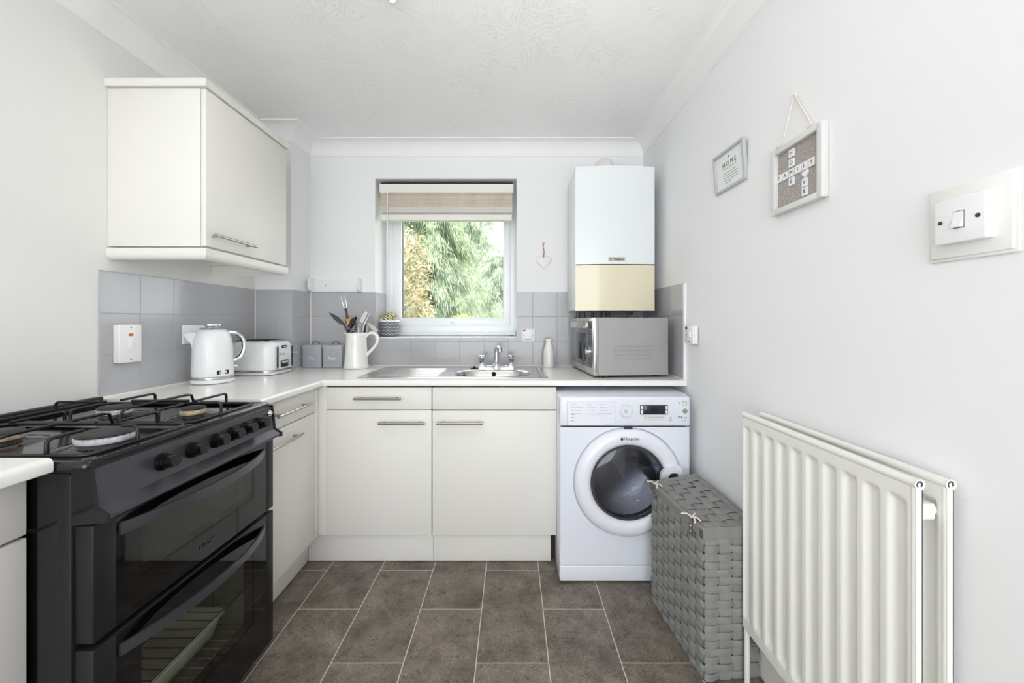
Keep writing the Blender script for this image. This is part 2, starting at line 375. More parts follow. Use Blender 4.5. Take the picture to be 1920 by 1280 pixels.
def rect_hit(cx, cy, ang, lo, hi):
    dx, dy = math.cos(ang), math.sin(ang); ts = []
    if dx > 1e-9: ts.append((hi[0]-cx)/dx)
    if dx < -1e-9: ts.append((lo[0]-cx)/dx)
    if dy > 1e-9: ts.append((hi[1]-cy)/dy)
    if dy < -1e-9: ts.append((lo[1]-cy)/dy)
    t = min(ts); return (cx+dx*t, cy+dy*t)
def holed_plate(mb, lo, hi, hole, to3):
    """flat plate between rectangle lo..hi and a hole outline around its own centre"""
    cx = sum(p[0] for p in hole)/len(hole); cy = sum(p[1] for p in hole)/len(hole)
    angs = sorted([(math.atan2(p[1]-cy, p[0]-cx), p) for p in hole], key=lambda t: t[0])
    inner = [p for a, p in angs]; outer = [rect_hit(cx, cy, a, lo, hi) for a, p in angs]
    corners = [(lo[0], lo[1]), (hi[0], lo[1]), (hi[0], hi[1]), (lo[0], hi[1])]
    n = len(inner); vs = [to3(*p) for p in inner]+[to3(*p) for p in outer]; fs = []
    ang = [a for a, p in angs]
    for i in range(n):
        j = (i+1) % n; a0 = ang[i]; a1 = ang[j]+(2*PI if j == 0 else 0)
        extra = []
        for c in corners:
            ca = math.atan2(c[1]-cy, c[0]-cx)
            while ca < a0: ca += 2*PI
            if a0 < ca < a1: extra.append((ca, c))
        ids = []
        for ca, c in sorted(extra): vs.append(to3(*c)); ids.append(len(vs)-1)
        fs.append(tuple([i, n+i]+ids+[n+j, j]))
    mb.add(vs, fs); return mb
def bar_handle(parent, a, b, out, r=.006, inset=.025, world=True):
    """bar pull from a to b; `out` is the vector from the bar back to the door face"""
    a = Vector(a); b = Vector(b); d = (b-a).normalized(); out = Vector(out)
    mb = MB(); mb.cyl(a, b, r, seg=16)
    for p in (a+d*inset, b-d*inset): mb.cyl(p, p+out, r*.75, seg=12)
    return (part if world else lpart)(mb, 'handle', K['handle'], parent)

# ------------------------------------------------------------------ room shell
XL, XR, YB, YF, ZC = -1.51, .843, 2.50, -1.70, 2.335
WX0, WX1, WZ0, WZ1, WY = -.879, .030, 1.084, 2.104, 2.71      # window reveal
BX, BY = -1.296, 2.286                                            # pipe boxing in the corner
floor = struct(MB().box((XL-.2, YF-.2, -.12), (XR+.2, YB+.3, -.0012)), 'floor', K['grout'], 0)
x_lines = [-.125+.2527*k for k in range(-6, 5)]
cache = {}
for k in range(-6, 4):
    x0, x1 = -.125+.2527*k, -.125+.2527*(k+1)
    odd = (k % 2 == 0)
    y = 1.3545+.5055 if odd else 1.3545+.25275
    ys = []
    while y > YF-.5: y -= .5055
    while y < YB+.5: ys.append(y); y += .5055
    for y0 in ys:
        a0, a1 = max(x0+.0019, XL+.001), min(x1-.0019, XR-.001); b0, b1 = max(y0+.0019, YF+.001), min(y0+.5055-.0019, YB-.001)
        if a1-a0 < .01 or b1-b0 < .01: continue
        key = (round(a1-a0, 4), round(b1-b0, 4))
        if key not in cache:
            mb = MB().box((0, 0, -.0012), (a1-a0, b1-b0, 0), .0004, 1); cache[key] = mb.build('floor_tile', K['stone'], floor, 0)
            o = cache[key]
        else:
            o = cache[key].copy(); COL.objects.link(o)
        o.parent = floor; o.location = (a0, b0, 0)
# walls
T = .25
wl = struct(MB().box((XL-T, YF-T, -.1), (XL, YB+.3, ZC+.15)), 'wall_left', K['wall_cream'], 0)
wr = struct(MB().box((XR, YF-T, -.1), (XR+T, YB+.3, ZC+.15)), 'wall_right', K['wall'], 0)
mb = MB(); Y2 = 2.80
mb.box((XL-.01, YB, -.1), (WX0, Y2, ZC+.15)); mb.box((WX1, YB, -.1), (XR+.01, Y2, ZC+.15))
mb.box((WX0, YB, -.1), (WX1, Y2, WZ0)); mb.box((WX0, YB, WZ1), (WX1, Y2, ZC+.15))
wb = struct(mb, 'wall_back', K['wall'], 0)
mb = MB(); mb.box((XL-.01, YF-T, -.1), (-1.43, YF, ZC+.15)); mb.box((.77, YF-T, -.1), (XR+.01, YF, ZC+.15)); mb.box((-1.43, YF-T, 2.2), (.77, YF, ZC+.15)); mb.box((-1.43, YF-T, -.1), (.77, YF, .02))
struct(mb, 'wall_front', K['wall'], 0)
ceil = struct(MB().box((XL-.2, YF-.2, ZC), (XR+.2, YB+.3, ZC+.15)), 'ceiling', K['ceiling'], 0)
tr = struct(MB().box((XL-.01, BY, 0), (BX, YB+.01, ZC+.01)), 'trim_1', K['wall'], 0)
# coving: concave quarter profile swept round the room and the boxing
path = [(XL, YF), (XL, BY), (BX, BY), (BX, YB), (XR, YB), (XR, YF)]
nrm = []
def offp(i, d):
    # mitred inward offset for the axis-aligned outline (room interior is to the right of travel)
    p = path[i]; dirs = []
    if i > 0: a = path[i-1]; dirs.append(((p[0]-a[0]), (p[1]-a[1])))
    if i < len(path)-1: b = path[i+1]; dirs.append(((b[0]-p[0]), (b[1]-p[1])))
    ox = oy = 0
    for dx, dy in dirs:
        l = math.hypot(dx, dy); nx, ny = dy/l, -dx/l
        if abs(nx) > .5: ox = nx
        if abs(ny) > .5: oy = ny
    return (p[0]+ox*d, p[1]+oy*d)
CV = .0856
prof = [(0, .0856+.004), (.004, .0856+.004), (.004, .0856)]
for k in range(1, 11):
    a = PI/2*k/10; prof.append((.004+(CV-.008)*(1-math.cos(a)), CV-(CV-.008)*math.sin(a)))
prof += [(CV-.002, .006), (CV-.002, .001), (CV+.002, .0)]
rings = []
for i in range(len(path)):
    rings.append([offp(i, d)+(ZC-h,) for d, h in prof]+[(path[i][0], path[i][1], ZC)])
struct(MB().loft(rings, closed=True), 'trim_2', K['cove'], 25)
# skirting on the right wall and pale bead strips where walls meet tiles
struct(MB().box((XR-.014, YF, 0), (XR, 1.73, .115), .004), 'baseboard_right', K['cab'], 0)
struct(MB().box((XL, YF, 0), (XL+.014, .0, .115), .004), 'baseboard_left', K['cab'], 0)
mb = MB()
mb.box((XL+.001, BY-.010, .904), (XL+.010, BY+.001, 1.39)); mb.box((BX-.001, YB-.010, .904), (BX+.011, YB, 1.378))
struct(mb, 'trim_3', K['bead'], 0)
mb = MB(); mb.prism([(XL, .904), (XL+.013, .904), (XL, .917)], 'y', 1.416, BY); mb.prism([(BY, .904), (BY-.010, .904), (BY, .914)], 'x', XL, BX)
mb.prism([(YB, .904), (YB-.011, .904), (YB, .911)], 'x', BX, XR); mb.prism([(BX, .904), (BX+.01, .904), (BX, .912)], 'y', BY, YB); mb.prism([(XR, .904), (XR-.012, .904), (XR, .912)], 'y', 1.89, YB)
struct(mb, 'trim_4', K['bead'], 0)
struct(MB().box((XR-.012, 1.876, .904), (XR-.0005, 1.896, 1.372), .002), 'trim_5', K['white'], 0)

# ------------------------------------------------------------------ wall tiles, each one a piece
TH = .006
def tiles(parent, us, zs, to, skip=None, bed=True):
    """us, zs: joint positions; `to(u, z, d)` maps to the wall with d the height above it"""
    g = .0011
    for i in range(len(us)-1):
        for j in range(len(zs)-1):
            u0, u1, z0, z1 = us[i], us[i+1], zs[j], zs[j+1]
            if u1-u0 < .006 or z1-z0 < .006: continue
            if skip and skip((u0+u1)/2, (z0+z1)/2): continue
            w, h = u1-u0-2*g, z1-z0-2*g; e = .0014
            b0, b1 = (u0+g, z0+g), (u0+g+w, z0+g+h)
            base = [(b0[0], b0[1]), (b1[0], b0[1]), (b1[0], b1[1]), (b0[0], b1[1])]
            inn = [(b0[0]+e, b0[1]+e), (b1[0]-e, b0[1]+e), (b1[0]-e, b1[1]-e), (b0[0]+e, b1[1]-e)]
            d = TH+random.uniform(-.0003, .0003)
            vs = [to(u, z, 0) for u, z in base]+[to(u, z, d-.0009) for u, z in base]+[to(u, z, d) for u, z in inn]
            fs = [(0,1,2,3)]+[(k, (k+1) % 4, 4+(k+1) % 4, 4+k) for k in range(4)]+[(4+k, 4+(k+1) % 4, 8+(k+1) % 4, 8+k) for k in range(4)]+[(8,9,10,11)]
            MB().add(vs, fs).build('wall_tile', K['tile'], parent, 30)
    if bed:
        pass
def bed(parent, quads, to, d=.0046):
    mb = MB()
    for u0, u1, z0, z1 in quads:
        vs = [to(u, z, dd) for dd in (0, d) for u, z in ((u0, z0), (u1, z0), (u1, z1), (u0, z1))]
        mb.add(vs, [(0,3,2,1),(4,5,6,7),(0,1,5,4),(1,2,6,5),(2,3,7,6),(3,0,4,7)])
    o = mb.build('tile_grout', K['tile_bed'], parent, 0)
ZS = [.900, 1.060, 1.217, 1.376]
toL = lambda u, z, d: (XL+d, u, z)
toBf = lambda u, z, d: (u, BY-d, z)
toBs = lambda u, z, d: (BX+d, u, z)
toB = lambda u, z, d: (u, YB-d, z)
toR = lambda u, z, d: (XR-d, u, z)
toRev = lambda u, z, d: (WX0+d, u, z)
usL = [1.419, 1.576, 1.733, 1.890, 2.047, 2.204, BY-.006]
tiles(wl, usL, ZS, toL); bed(wl, [(1.420, BY, .900, 1.3755)], toL)
tiles(tr, [XL+.007, XL+.12, BX], ZS, toBf); bed(tr, [(XL, BX, .900, 1.3755)], toBf)
tiles(tr, [BY-.006, BY+.115, YB-.007], ZS, toBs); bed(tr, [(BY-.004, YB, .900, 1.3755)], toBs)
g = [.133+.156*k for k in range(-9, 5)]
inwin = lambda u, z: WX0 < u < WX1 and z > WZ0
us1 = sorted([BX+.007]+[u for u in g if BX+.03 < u < XR-.02]+[XR-.007])
tiles(wb, us1, [ZS[0], ZS[1]], toB)
us2 = sorted(us1+[WX0, WX1])
tiles(wb, us2, ZS[1:], toB, lambda u, z: WX0 < u < WX1)
tiles(wb, [u for u in us2 if WX0 <= u <= WX1], [ZS[1], WZ0-.001], toB)
bed(wb, [(BX, XR, .900, WZ0-.001), (BX, WX0, WZ0-.001, 1.3755), (WX1, XR, WZ0-.001, 1.3755)], toB)
tiles(wr, [1.896, 2.06, 2.215, 2.37, YB-.007], ZS, toR); bed(wr, [(1.897, YB, .900, 1.3755)], toR)
tiles(wb, [YB-.005, 2.60, 2.70], [WZ0, ZS[2], ZS[3]], toRev); bed(wb, [(YB-.004, 2.70, WZ0, 1.3755)], toRev)

# ------------------------------------------------------------------ window
win = bpy.data.objects.new('window_1', None); COL.objects.link(win); win.location = ((WX0+WX1)/2, WY, WZ0); tag(win, kind='structure')
def ring_frame(mb, x0, x1, z0, z1, wl_, wr_, wb_, wt_, y0, y1, bev=.003):
    mb.box((x0, y0, z0), (x0+wl_, y1, z1), bev); mb.box((x1-wr_, y0, z0), (x1, y1, z1), bev)
    mb.box((x0+wl_-.004, y0+.0005, z0), (x1-wr_+.004, y1, z0+wb_), bev); mb.box((x0+wl_-.004, y0+.0005, z1-wt_), (x1-wr_+.004, y1, z1), bev)
mb = MB(); ring_frame(mb, WX0, WX1, WZ0+.004, WZ1, .056, .046, .076, .05, WY, WY+.07)
mb.box((WX0+.03, WY-.012, WZ0+.006), (WX1-.02, WY+.01, WZ0+.026), .004)
part(mb, 'window_frame', K['upvc'], win)
sx0, sx1, sz0, sz1 = WX0+.054, WX1-.044, WZ0+.078, WZ1-.05
mb = MB(); ring_frame(mb, sx0, sx1, sz0, sz1, .060, .048, .050, .05, WY-.014, WY+.05)
ring_frame(mb, sx0+.038, sx1-.03, sz0+.032, sz1-.03, .020, .016, .016, .016, WY-.006, WY+.04)
sash = part(mb, 'sash', K['upvc'], win)
gx0, gx1, gz0, gz1 = sx0+.060, sx1-.048, sz0+.050, sz1-.05
mb = MB(); ring_frame(mb, gx0-.001, gx1+.001, gz0-.001, gz1+.001, .004, .002, .002, .002, WY+.006, WY+.03, 0)
part(mb, 'gasket', K['rubber'], sash)
part(MB().box((gx0, WY+.012, gz0), (gx1, WY+.015, gz1)), 'window_pane', K['pane'], win, 0)
mb = MB(); hx = -.410
mb.box((hx-.014, WY-.022, 1.168), (hx+.014, WY-.012, 1.188), .004); mb.cyl((hx, WY-.020, 1.178), (hx, WY-.034, 1.178), .007)
mb.loft([[(hx+dx*s1, WY-.036+dy, 1.180+k*.002+dz) for dx, dy, dz in ((0, 0, -.006), (0, 0, .006), (0, .008, .006), (0, .008, -.006))] for s1, k in ((1, 0),)] if False else
        [[(hx-.012+t*.10, WY-.038+dy, 1.180+.012*math.sin(t*PI*.9)+dz) for dy, dz in ((0, -.005), (0, .005), (.008, .005), (.008, -.005))] for t in [i/8 for i in range(9)]])
h = part(mb, 'window_handle', K['upvc'], win)
part(MB().cyl((hx-.006, WY-.0385, 1.179), (hx-.006, WY-.0378, 1.179), .003), 'lock_button', K['rubber'], h)
mb = MB().box((WX0, YB-.006, WZ0-.004), (WX1, WY+.004, WZ0+.0035), .002)
o = part(mb, 'window_sill', K['upvc'], win)
mb = MB(); mb.cyl((-.02, WY-.02, WZ0+.016), (.022, WY-.02, WZ0+.016), .008); mb.box((.014, WY-.03, WZ0+.006), (.024, WY-.01, WZ0+.03), .002)
part(mb, 'stay_bolt', K['upvc'], win)

# venetian blind
bl = thing('venetian_blind', 'half-raised venetian blind with washed wooden slats inside the window recess', 'blind', (-.425, 2.556, 2.0))
bx0, bx1 = -.857, .004
mb = MB(); mb.prism([(2.520, 2.078), (2.528, 2.080), (2.534, 2.060), (2.530, 2.021), (2.522, 2.021), (2.524, 2.05)], 'x', bx0, bx1+.004)
mb.box((bx0-.002, 2.520, 2.03), (bx0+.005, 2.56, 2.078), .001)
part(mb, 'valance', K['slat_white'], bl, 25)
part(MB().box((bx0+.003, 2.535, 2.048), (bx1, 2.588, 2.092), .002), 'headrail', K['blackmatt'], bl)
zs = [2.019-.0088*k for k in range(11)]; z = zs[-1]
zs += [z-.0042*(k+1) for k in range(9)]
s0 = None
for k, z in enumerate(zs):
    t = random.uniform(-.004, .004)
    if s0 is None:
        mb = MB(); mb.prism([(-.025, .001), (-.012, -.0012), (0, -.0018), (.012, -.0012), (.025, .001), (.025, .0035), (.012, .0016), (0, .001), (-.012, .0016), (-.025, .0035)], 'x', bx0+.003+.425, bx1-.003+.425)
        s0 = mb.build('slat', K['slat'], bl); o = s0
    else:
        o = s0.copy(); COL.objects.link(o); o.parent = bl
        if k == 11: s1_ = s0.data.copy(); s1_.materials.clear(); s1_.materials.append(K['slat_white'])
        if k >= 11: o.data = s1_
    o.location = (random.uniform(-.001, .001), 0, z-2.0); o.rotation_euler = (-.22+t*12 if k < 11 else -.1, t*.2, 0)
part(MB().box((bx0+.004, 2.531, 1.846), (bx1-.004, 2.580, 1.884), .006), 'bottom_rail', K['slat_white'], bl)
for cx in (-.828, -.75, -.425, -.10, -.045):
    pts = [(cx+(.0022 if k % 2 else -.0022), 2.530-.0025, 2.02-.0075*k) for k in range(19)]
    part(MB().tube(pts, .0009, 6), 'ladder_cord', K['rope'], bl)
part(MB().tube([(-.806, 2.518, 2.02), (-.808, 2.515, 1.6)], .0035, 8), 'tilt_wand', K['white'], bl)
part(MB().tube([(-.848, 2.524, 2.02), (-.849, 2.520, 1.62)], .0015, 6), 'pull_cord', K['rope'], bl)

# ------------------------------------------------------------------ outside
gr = MB(); n = 24; vs = []; fs = []
for i in range(n+1):
    for j in range(n+1):
        vs.append((-22+44*i/n, 2.9+40*j/n, -.35+random.uniform(-.05, .05)))
for i in range(n):
    for j in range(n): fs.append((i*(n+1)+j, (i+1)*(n+1)+j, (i+1)*(n+1)+j+1, i*(n+1)+j+1))
tag(gr.add(vs, fs).build('ground', K['grass']), kind='structure')
LF = {'auburn': leafmat('variegated_leaves', S(116, 118, 78), S(228, 210, 182), 12), 'cyp': leafmat('cypress_foliage', S(108, 128, 100), S(206, 216, 184), 4.5),
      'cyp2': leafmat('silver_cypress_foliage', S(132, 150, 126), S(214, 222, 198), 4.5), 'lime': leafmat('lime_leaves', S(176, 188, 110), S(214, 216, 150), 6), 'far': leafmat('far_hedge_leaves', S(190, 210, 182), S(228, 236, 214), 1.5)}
def scatter(mb, quads):
    v = np.concatenate(quads).reshape(-1, 3); k = len(mb.v); mb.v.extend(map(tuple, v.tolist())); nq = len(v)//4
    mb.f.extend([(k+4*i, k+4*i+1, k+4*i+2, k+4*i+3) for i in range(nq)])
rng = np.random.default_rng(5)
def leaves(c, dirs, length, width, droop=0.0):
    n = len(c); d = dirs/np.linalg.norm(dirs, axis=1, keepdims=True); d[:, 2] -= droop; d /= np.linalg.norm(d, axis=1, keepdims=True)
    r = rng.normal(size=(n, 3)); s = np.cross(d, r); s /= np.linalg.norm(s, axis=1, keepdims=True)
    L = length*rng.uniform(.6, 1.3, (n, 1)); W = width*rng.uniform(.7, 1.2, (n, 1))
    q = np.stack([c, c+d*L*.45+s*W*.5, c+d*L, c+d*L*.45-s*W*.5], axis=1)
    return q
def shrub(name, label, c, rad, n, length, width, m, trunk=True, group=None):
    t = thing(name, label, 'tree' if 'tree' in name else 'bush', (c[0], c[1], -.35), 0, group)
    u = rng.normal(size=(n, 3)); u /= np.linalg.norm(u, axis=1, keepdims=True)
    # clumps on the surface of an uneven ellipsoid
    cl = rng.normal(size=(60, 3)); cl /= np.linalg.norm(cl, axis=1, keepdims=True); cr = rng.uniform(.75, 1.12, 60)
    w = np.argmax(u@cl.T, axis=1); rr = cr[w][:, None]*rng.uniform(.78, 1.0, (n, 1))
    p = u*rr*np.array(rad)+np.array(c)-np.array([c[0], c[1], -.35])
    mb = MB(); scatter(mb, [leaves(p, u+rng.normal(size=(n, 3))*.7, length, width, .25)])
    tag(mb.build('foliage', m, t, 0, recalc=False), kind='stuff')
    mb = MB(); mb.tube([(0, 0, 0), (.03, .02, c[2]*.6), (0, 0, c[2]+.35)], [.06, .05, .02], 8)
    for a in range(5): mb.tube([(0, 0, .5+.15*a), (rad[0]*.4*math.cos(a*1.3), rad[1]*.4*math.sin(a*1.3), c[2]+.1*a)], [.025, .008], 6)
    mb.build('stem', K['bark'], t, 30)
    return t
def weeping(name, label, x, y, h, rad, m, n_branch=150, wisps=15, length=.16, width=.012, zb=.2):
    t = thing(name, label, 'tree', (x, y, -.35))
    mb = MB(); mb.tube([(0, 0, 0), (.05, 0, h*.4), (-.03, .02, h*.8), (0, 0, h+.35)], [.13, .1, .05, .01], 10); mb.build('trunk', K['bark'], t, 30)
    quads = []; wood = MB()
    for i in range(n_branch):
        f = (i+.5)/n_branch; z0 = zb+f*(h-zb)+.35; R = rad*(1-.75*f**1.3)*random.uniform(.75, 1.1); a = random.uniform(0, 2*PI)
        d = np.array([math.cos(a), math.sin(a), 0.0]); m_ = 16; s = np.linspace(.15, 1, m_)[:, None]
        pts = d*R*s+np.array([0, 0, z0])+np.array([0, 0, 1.0])*(.18*R*np.sin(s*PI*.8)-.38*R*s**2)
        if i % 3 == 0: wood.tube([tuple(p) for p in pts[::5]], [.012, .009, .006, .003][:len(pts[::5])], 5)
        for k in range(m_):
            nn = wisps; c = np.repeat(pts[k][None], nn, 0)+rng.normal(size=(nn, 3))*np.array([.05, .05, .03])*(.6+R)
            dr = np.repeat(d[None], nn, 0)*.8+rng.normal(size=(nn, 3))*.45+np.array([0, 0, -.5])
            q = leaves(c, dr, length, width, .6); quads.append(q)
            c2 = q[:, 2]; quads.append(leaves(c2, dr+np.array([0, 0, -.5]), length*.8, width*.8, .9))
    wood.build('branch', K['bark'], t, 0); fo = MB(); scatter(fo, quads); tag(fo.build('foliage', m, t, 0, recalc=False), kind='stuff')
    return t
shrub('variegated_bush', 'tall bush with cream and auburn leaves at the left of the window view', (-1.46, 4.2, 1.30), (.60, .45, 1.12), 9000, .066, .026, LF['auburn'])
weeping('weeping_conifer', 'pale green weeping conifer tree outside, just right of the auburn bush', -1.45, 7.0, 3.5, 1.35, LF['cyp'], 170)
weeping('weeping_conifer', 'taller silvery weeping conifer tree in the middle of the window view', -1.68, 15.2, 7.6, 2.1, LF['cyp2'], 170, 14, .26, .021)
weeping('weeping_conifer', 'low drooping conifer tree at the right of the window view under open sky', -.50, 11.0, 3.1, 1.25, LF['cyp2'], 130, 14, .15, .012, -.1)
shrub('lime_shrub', 'bright lime leaved shrub low in the window view', (-.60, 4.75, .98), (.24, .2, .32), 1600, .045, .021, LF['lime'])
shrub('garden_shrub', 'low orange and yellow tinted shrub at bottom right of the window view', (-.05, 4.75, 1.00), (.19, .2, .30), 1500, .04, .019, LF['auburn'])
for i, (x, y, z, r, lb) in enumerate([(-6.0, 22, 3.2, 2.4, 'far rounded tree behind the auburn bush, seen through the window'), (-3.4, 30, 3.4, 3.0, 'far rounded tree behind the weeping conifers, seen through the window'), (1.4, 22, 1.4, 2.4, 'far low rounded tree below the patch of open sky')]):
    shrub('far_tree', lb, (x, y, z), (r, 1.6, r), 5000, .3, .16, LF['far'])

# ------------------------------------------------------------------ worktops
wt = thing('worktop', 'white L-shaped laminate worktop running under the window and along the left wall', 'worktop', (-.6, 2.1, .876), 0, 'kitchen worktops')
Z0, Z1 = .876, .904
HX0, HX1, HY0, HY1 = -.315, .105, 1.985, 2.268
def nose(front, back, z0, z1, r=.011, sign=1):
    """outline (d, z): rounded front edge at `front`"""
    pts = [(back, z0), (back, z1)]
    for k in range(7):
        a = PI/2*k/6; pts.append((front+sign*(r-r*math.sin(a)), z1-r+r*math.cos(a)))
    for k in range(4):
        a = PI/2*k/3; pts.append((front+sign*(.005-.005*math.cos(a)), z0+.005-.005*math.sin(a)))
    return pts
mb = MB()
mb.box((XL+.007, 1.8925, Z0), (HX0, 2.493, Z1)); mb.box((HX1, 1.8925, Z0), (XR-.0015, 2.493, Z1))
mb.box((HX0, 1.8925, Z0), (HX1, HY0, Z1)); mb.box((HX0, HY1, Z0), (HX1, 2.493, Z1))
mb.prism(nose(1.872, 1.8925, Z0, Z1), 'x', -.910, XR-.0015)
part(mb, 'worktop_board', K['top'], wt, 30)
mb = MB(); mb.box((XL+.007, 1.4155, Z0), (-.9305, 1.8924, Z1)); mb.prism(nose(-.910, -.9305, Z0, Z1, sign=-1), 'y', 1.4155, 1.8925)
part(mb, 'worktop_return', K['top'], wt, 30)
wn = thing('worktop', 'short white worktop end in front of the cooker at the left edge of the photo', 'worktop', (-1.2, .5, .8785), 0, 'kitchen worktops')
mb = MB(); mb.box((XL+.001, .10, .8785), (-.957, .7935, .909)); mb.prism(nose(-.9345, -.957, .8785, .909, .012, -1), 'y', .10, .7935)
part(mb, 'worktop_board', K['top'], wn, 30)

# ------------------------------------------------------------------ base cabinets
def front_panel(lo, hi): return MB().box(lo, hi, .0018, 2)
cab = thing('base_cabinet', 'cream base cabinet with drawer and door left of the sink bowl', 'cabinet', (-.645, 2.15, 0), 0, 'base cabinets')
part(MB().box((-.90, 1.911, .152), (-.391, 2.49, .874)), 'carcass', K['cab_in'], cab, 0)
o = part(front_panel((-.9016, 1.891, .7595), (-.3908, 1.910, .8675)), 'drawer', K['cab'], cab); bar_handle(o, (-.760, 1.862, .8165), (-.532, 1.862, .8165), (0, .029, 0))
o = part(front_panel((-.9016, 1.891, .150), (-.3908, 1.910, .7555)), 'door', K['cab'], cab); bar_handle(o, (-.6416, 1.862, .6985), (-.418, 1.862, .6985), (0, .029, 0))
part(MB().box((-1.007, 1.926, .004), (-.3905, 1.942, .150), .001), 'plinth', K['cab'], cab)
cab = thing('base_cabinet', 'wider cream base cabinet under the sink with a blank drawer panel', 'cabinet', (-.087, 2.15, 0), 0, 'base cabinets')
part(MB().box((-.388, 1.911, .152), (.2125, 1.970, .874)).box((-.388, 1.97, .152), (-.37, 2.49, .86)).box((.195, 1.97, .152), (.2125, 2.49, .874)), 'carcass', K['cab_in'], cab, 0)
part(front_panel((-.3870, 1.891, .7595), (.2155, 1.910, .8675)), 'blank_drawer_panel', K['cab'], cab)
o = part(front_panel((-.3870, 1.891, .150), (.2155, 1.910, .7540)), 'door', K['cab'], cab); bar_handle(o, (-.361, 1.862, .6985), (-.139, 1.862, .6985), (0, .029, 0))
part(MB().box((-.3895, 1.926, .004), (.192, 1.942, .150), .001), 'plinth', K['cab'], cab)
part(MB().box((.190, 1.95, .003), (.2085, 2.49, .15)), 'side_panel', K['brown'], cab, 0)
cab = thing('base_cabinet', 'cream base cabinet on the left run between cooker and corner', 'cabinet', (-1.2, 1.63, 0), 0, 'base cabinets')
part(MB().box((XL+.01, 1.425, .152), (-.960, 1.858, .874)), 'carcass', K['cab_in'], cab, 0)
o = part(front_panel((-.959, 1.423, .7565), (-.940, 1.8585, .869)), 'drawer', K['cab'], cab); bar_handle(o, (-.911, 1.519, .8135), (-.911, 1.772, .8135), (-.029, 0, 0))
o = part(front_panel((-.959, 1.423, .150), (-.940, 1.8585, .7525)), 'door', K['cab'], cab); bar_handle(o, (-.911, 1.447, .697), (-.911, 1.700, .697), (-.029, 0, 0))
part(MB().box((-.957, 1.8595, .150), (-.940, 1.909, .8735), .001).box((-.9395, 1.893, .150), (-.9025, 1.909, .8735), .001), 'corner_post', K['cab'], cab)
part(MB().box((-1.023, 1.42, .004), (-1.008, 1.925, .150), .001), 'plinth', K['cab'], cab)
cab = thing('base_cabinet', 'cream base cabinet at the left edge in front of the cooker', 'cabinet', (-1.2, .5, 0), 0, 'base cabinets')
part(MB().box((XL+.02, .12, .152), (-1.003, .788, .876)), 'carcass', K['cab'], cab, 0)
part(front_panel((-1.002, .19, .756), (-.9825, .7885, .872)), 'drawer', K['cab'], cab)
part(front_panel((-1.002, .19, .150), (-.9825, .7885, .7495)), 'door', K['cab'], cab)
part(MB().box((-1.06, .12, .004), (-1.045, .79, .150), .001), 'plinth', K['cab'], cab)

# wall cabinet
wc = thing('wall_cabinet', 'cream wall cabinet with one bar handle above the kettle', 'cabinet', (-1.33, 1.71, 1.42))
D = -1.143; Y0, Y1 = 1.451, 1.973
mb = MB(); mb.box((XL+.001, Y0+.003, 1.468), (D-.021, Y0+.021, 2.058), .001); mb.box((XL+.001, Y1-.018, 1.468), (D-.021, Y1, 2.058)); mb.box((XL+.001, Y0+.02, 1.490), (D-.021, Y1-.018, 1.508)); mb.box((XL+.001, Y0+.02, 2.04), (D-.021, Y1-.018, 2.058)); mb.box((XL+.001, Y0+.02, 1.5), (XL+.008, Y1-.018, 2.05))
part(mb, 'carcass', K['cab'], wc)
o = part(front_panel((D-.019, Y0+.003, 1.470), (D, Y1-.002, 2.057)), 'door', K['cab'], wc); bar_handle(o, (-1.113, 1.461, 1.512), (-1.113, 1.703, 1.512), (-.030, 0, 0), .0055)
def moulding(z0, z1, out, r, thick, flip):
    """rail with a rounded outer edge running round three sides of the cabinet"""
    n = 6; prof = []
    for k in range(n+1):
        a = PI/2*k/n; prof.append((out-r+r*math.cos(a), (z0+r-r*math.sin(a)) if flip else (z1-r+r*math.sin(a))))
    if flip: prof = [(out-.002, z1), (out, z1-.002)]+prof+[(-thick, z0), (-thick, z1)]
    else: prof = [(out-.002, z0), (out, z0+.002)]+prof+[(-thick, z1), (-thick, z0)]
    pth = [((XL+.001, Y0), (0, -1)), ((D, Y0), (1, -1)), ((D, Y1), (1, 1)), ((XL+.001, Y1), (0, 1))]
    return MB().loft([[(p[0]+n_[0]*d, p[1]+n_[1]*d, z) for d, z in prof] for p, n_ in pth])
part(moulding(2.061, 2.096, .010, .014, .05, False), 'cornice', K['cab'], wc, 30)
part(MB().box((XL+.002, Y0+.02, 2.062), (D-.03, Y1-.02, 2.072)), 'top_board', K['cab'], wc, 0)
part(moulding(1.4185, 1.461, .006, .022, .016, True), 'pelmet', K['cab'], wc, 30)
mb = MB().box((D-.10, Y0+.05, 1.482), (D-.05, Y0+.35, 1.490), .002)
part(mb, 'underside_light_strip', K['oldwhite'], wc)

# ------------------------------------------------------------------ sink, tap, plug
sk = thing('sink', 'stainless steel inset sink with ribbed drainer under the window', 'sink', (-.30, 2.18, .904))
SX0, SX1, SY0, SY1 = -.787, .183, 1.945, 2.435
zt = .9072
hole = [(x, y) for x, y in rrect(-.105, 2.127, .205, .138, .12, 8)]
mb = MB(); holed_plate(mb, (-.335, 1.969), (.145, 2.41), hole, lambda x, y: (x, y, zt-.001))
mb.box((SX0+.024, 1.969, zt-.0024), (-.335, 2.41, zt-.001))
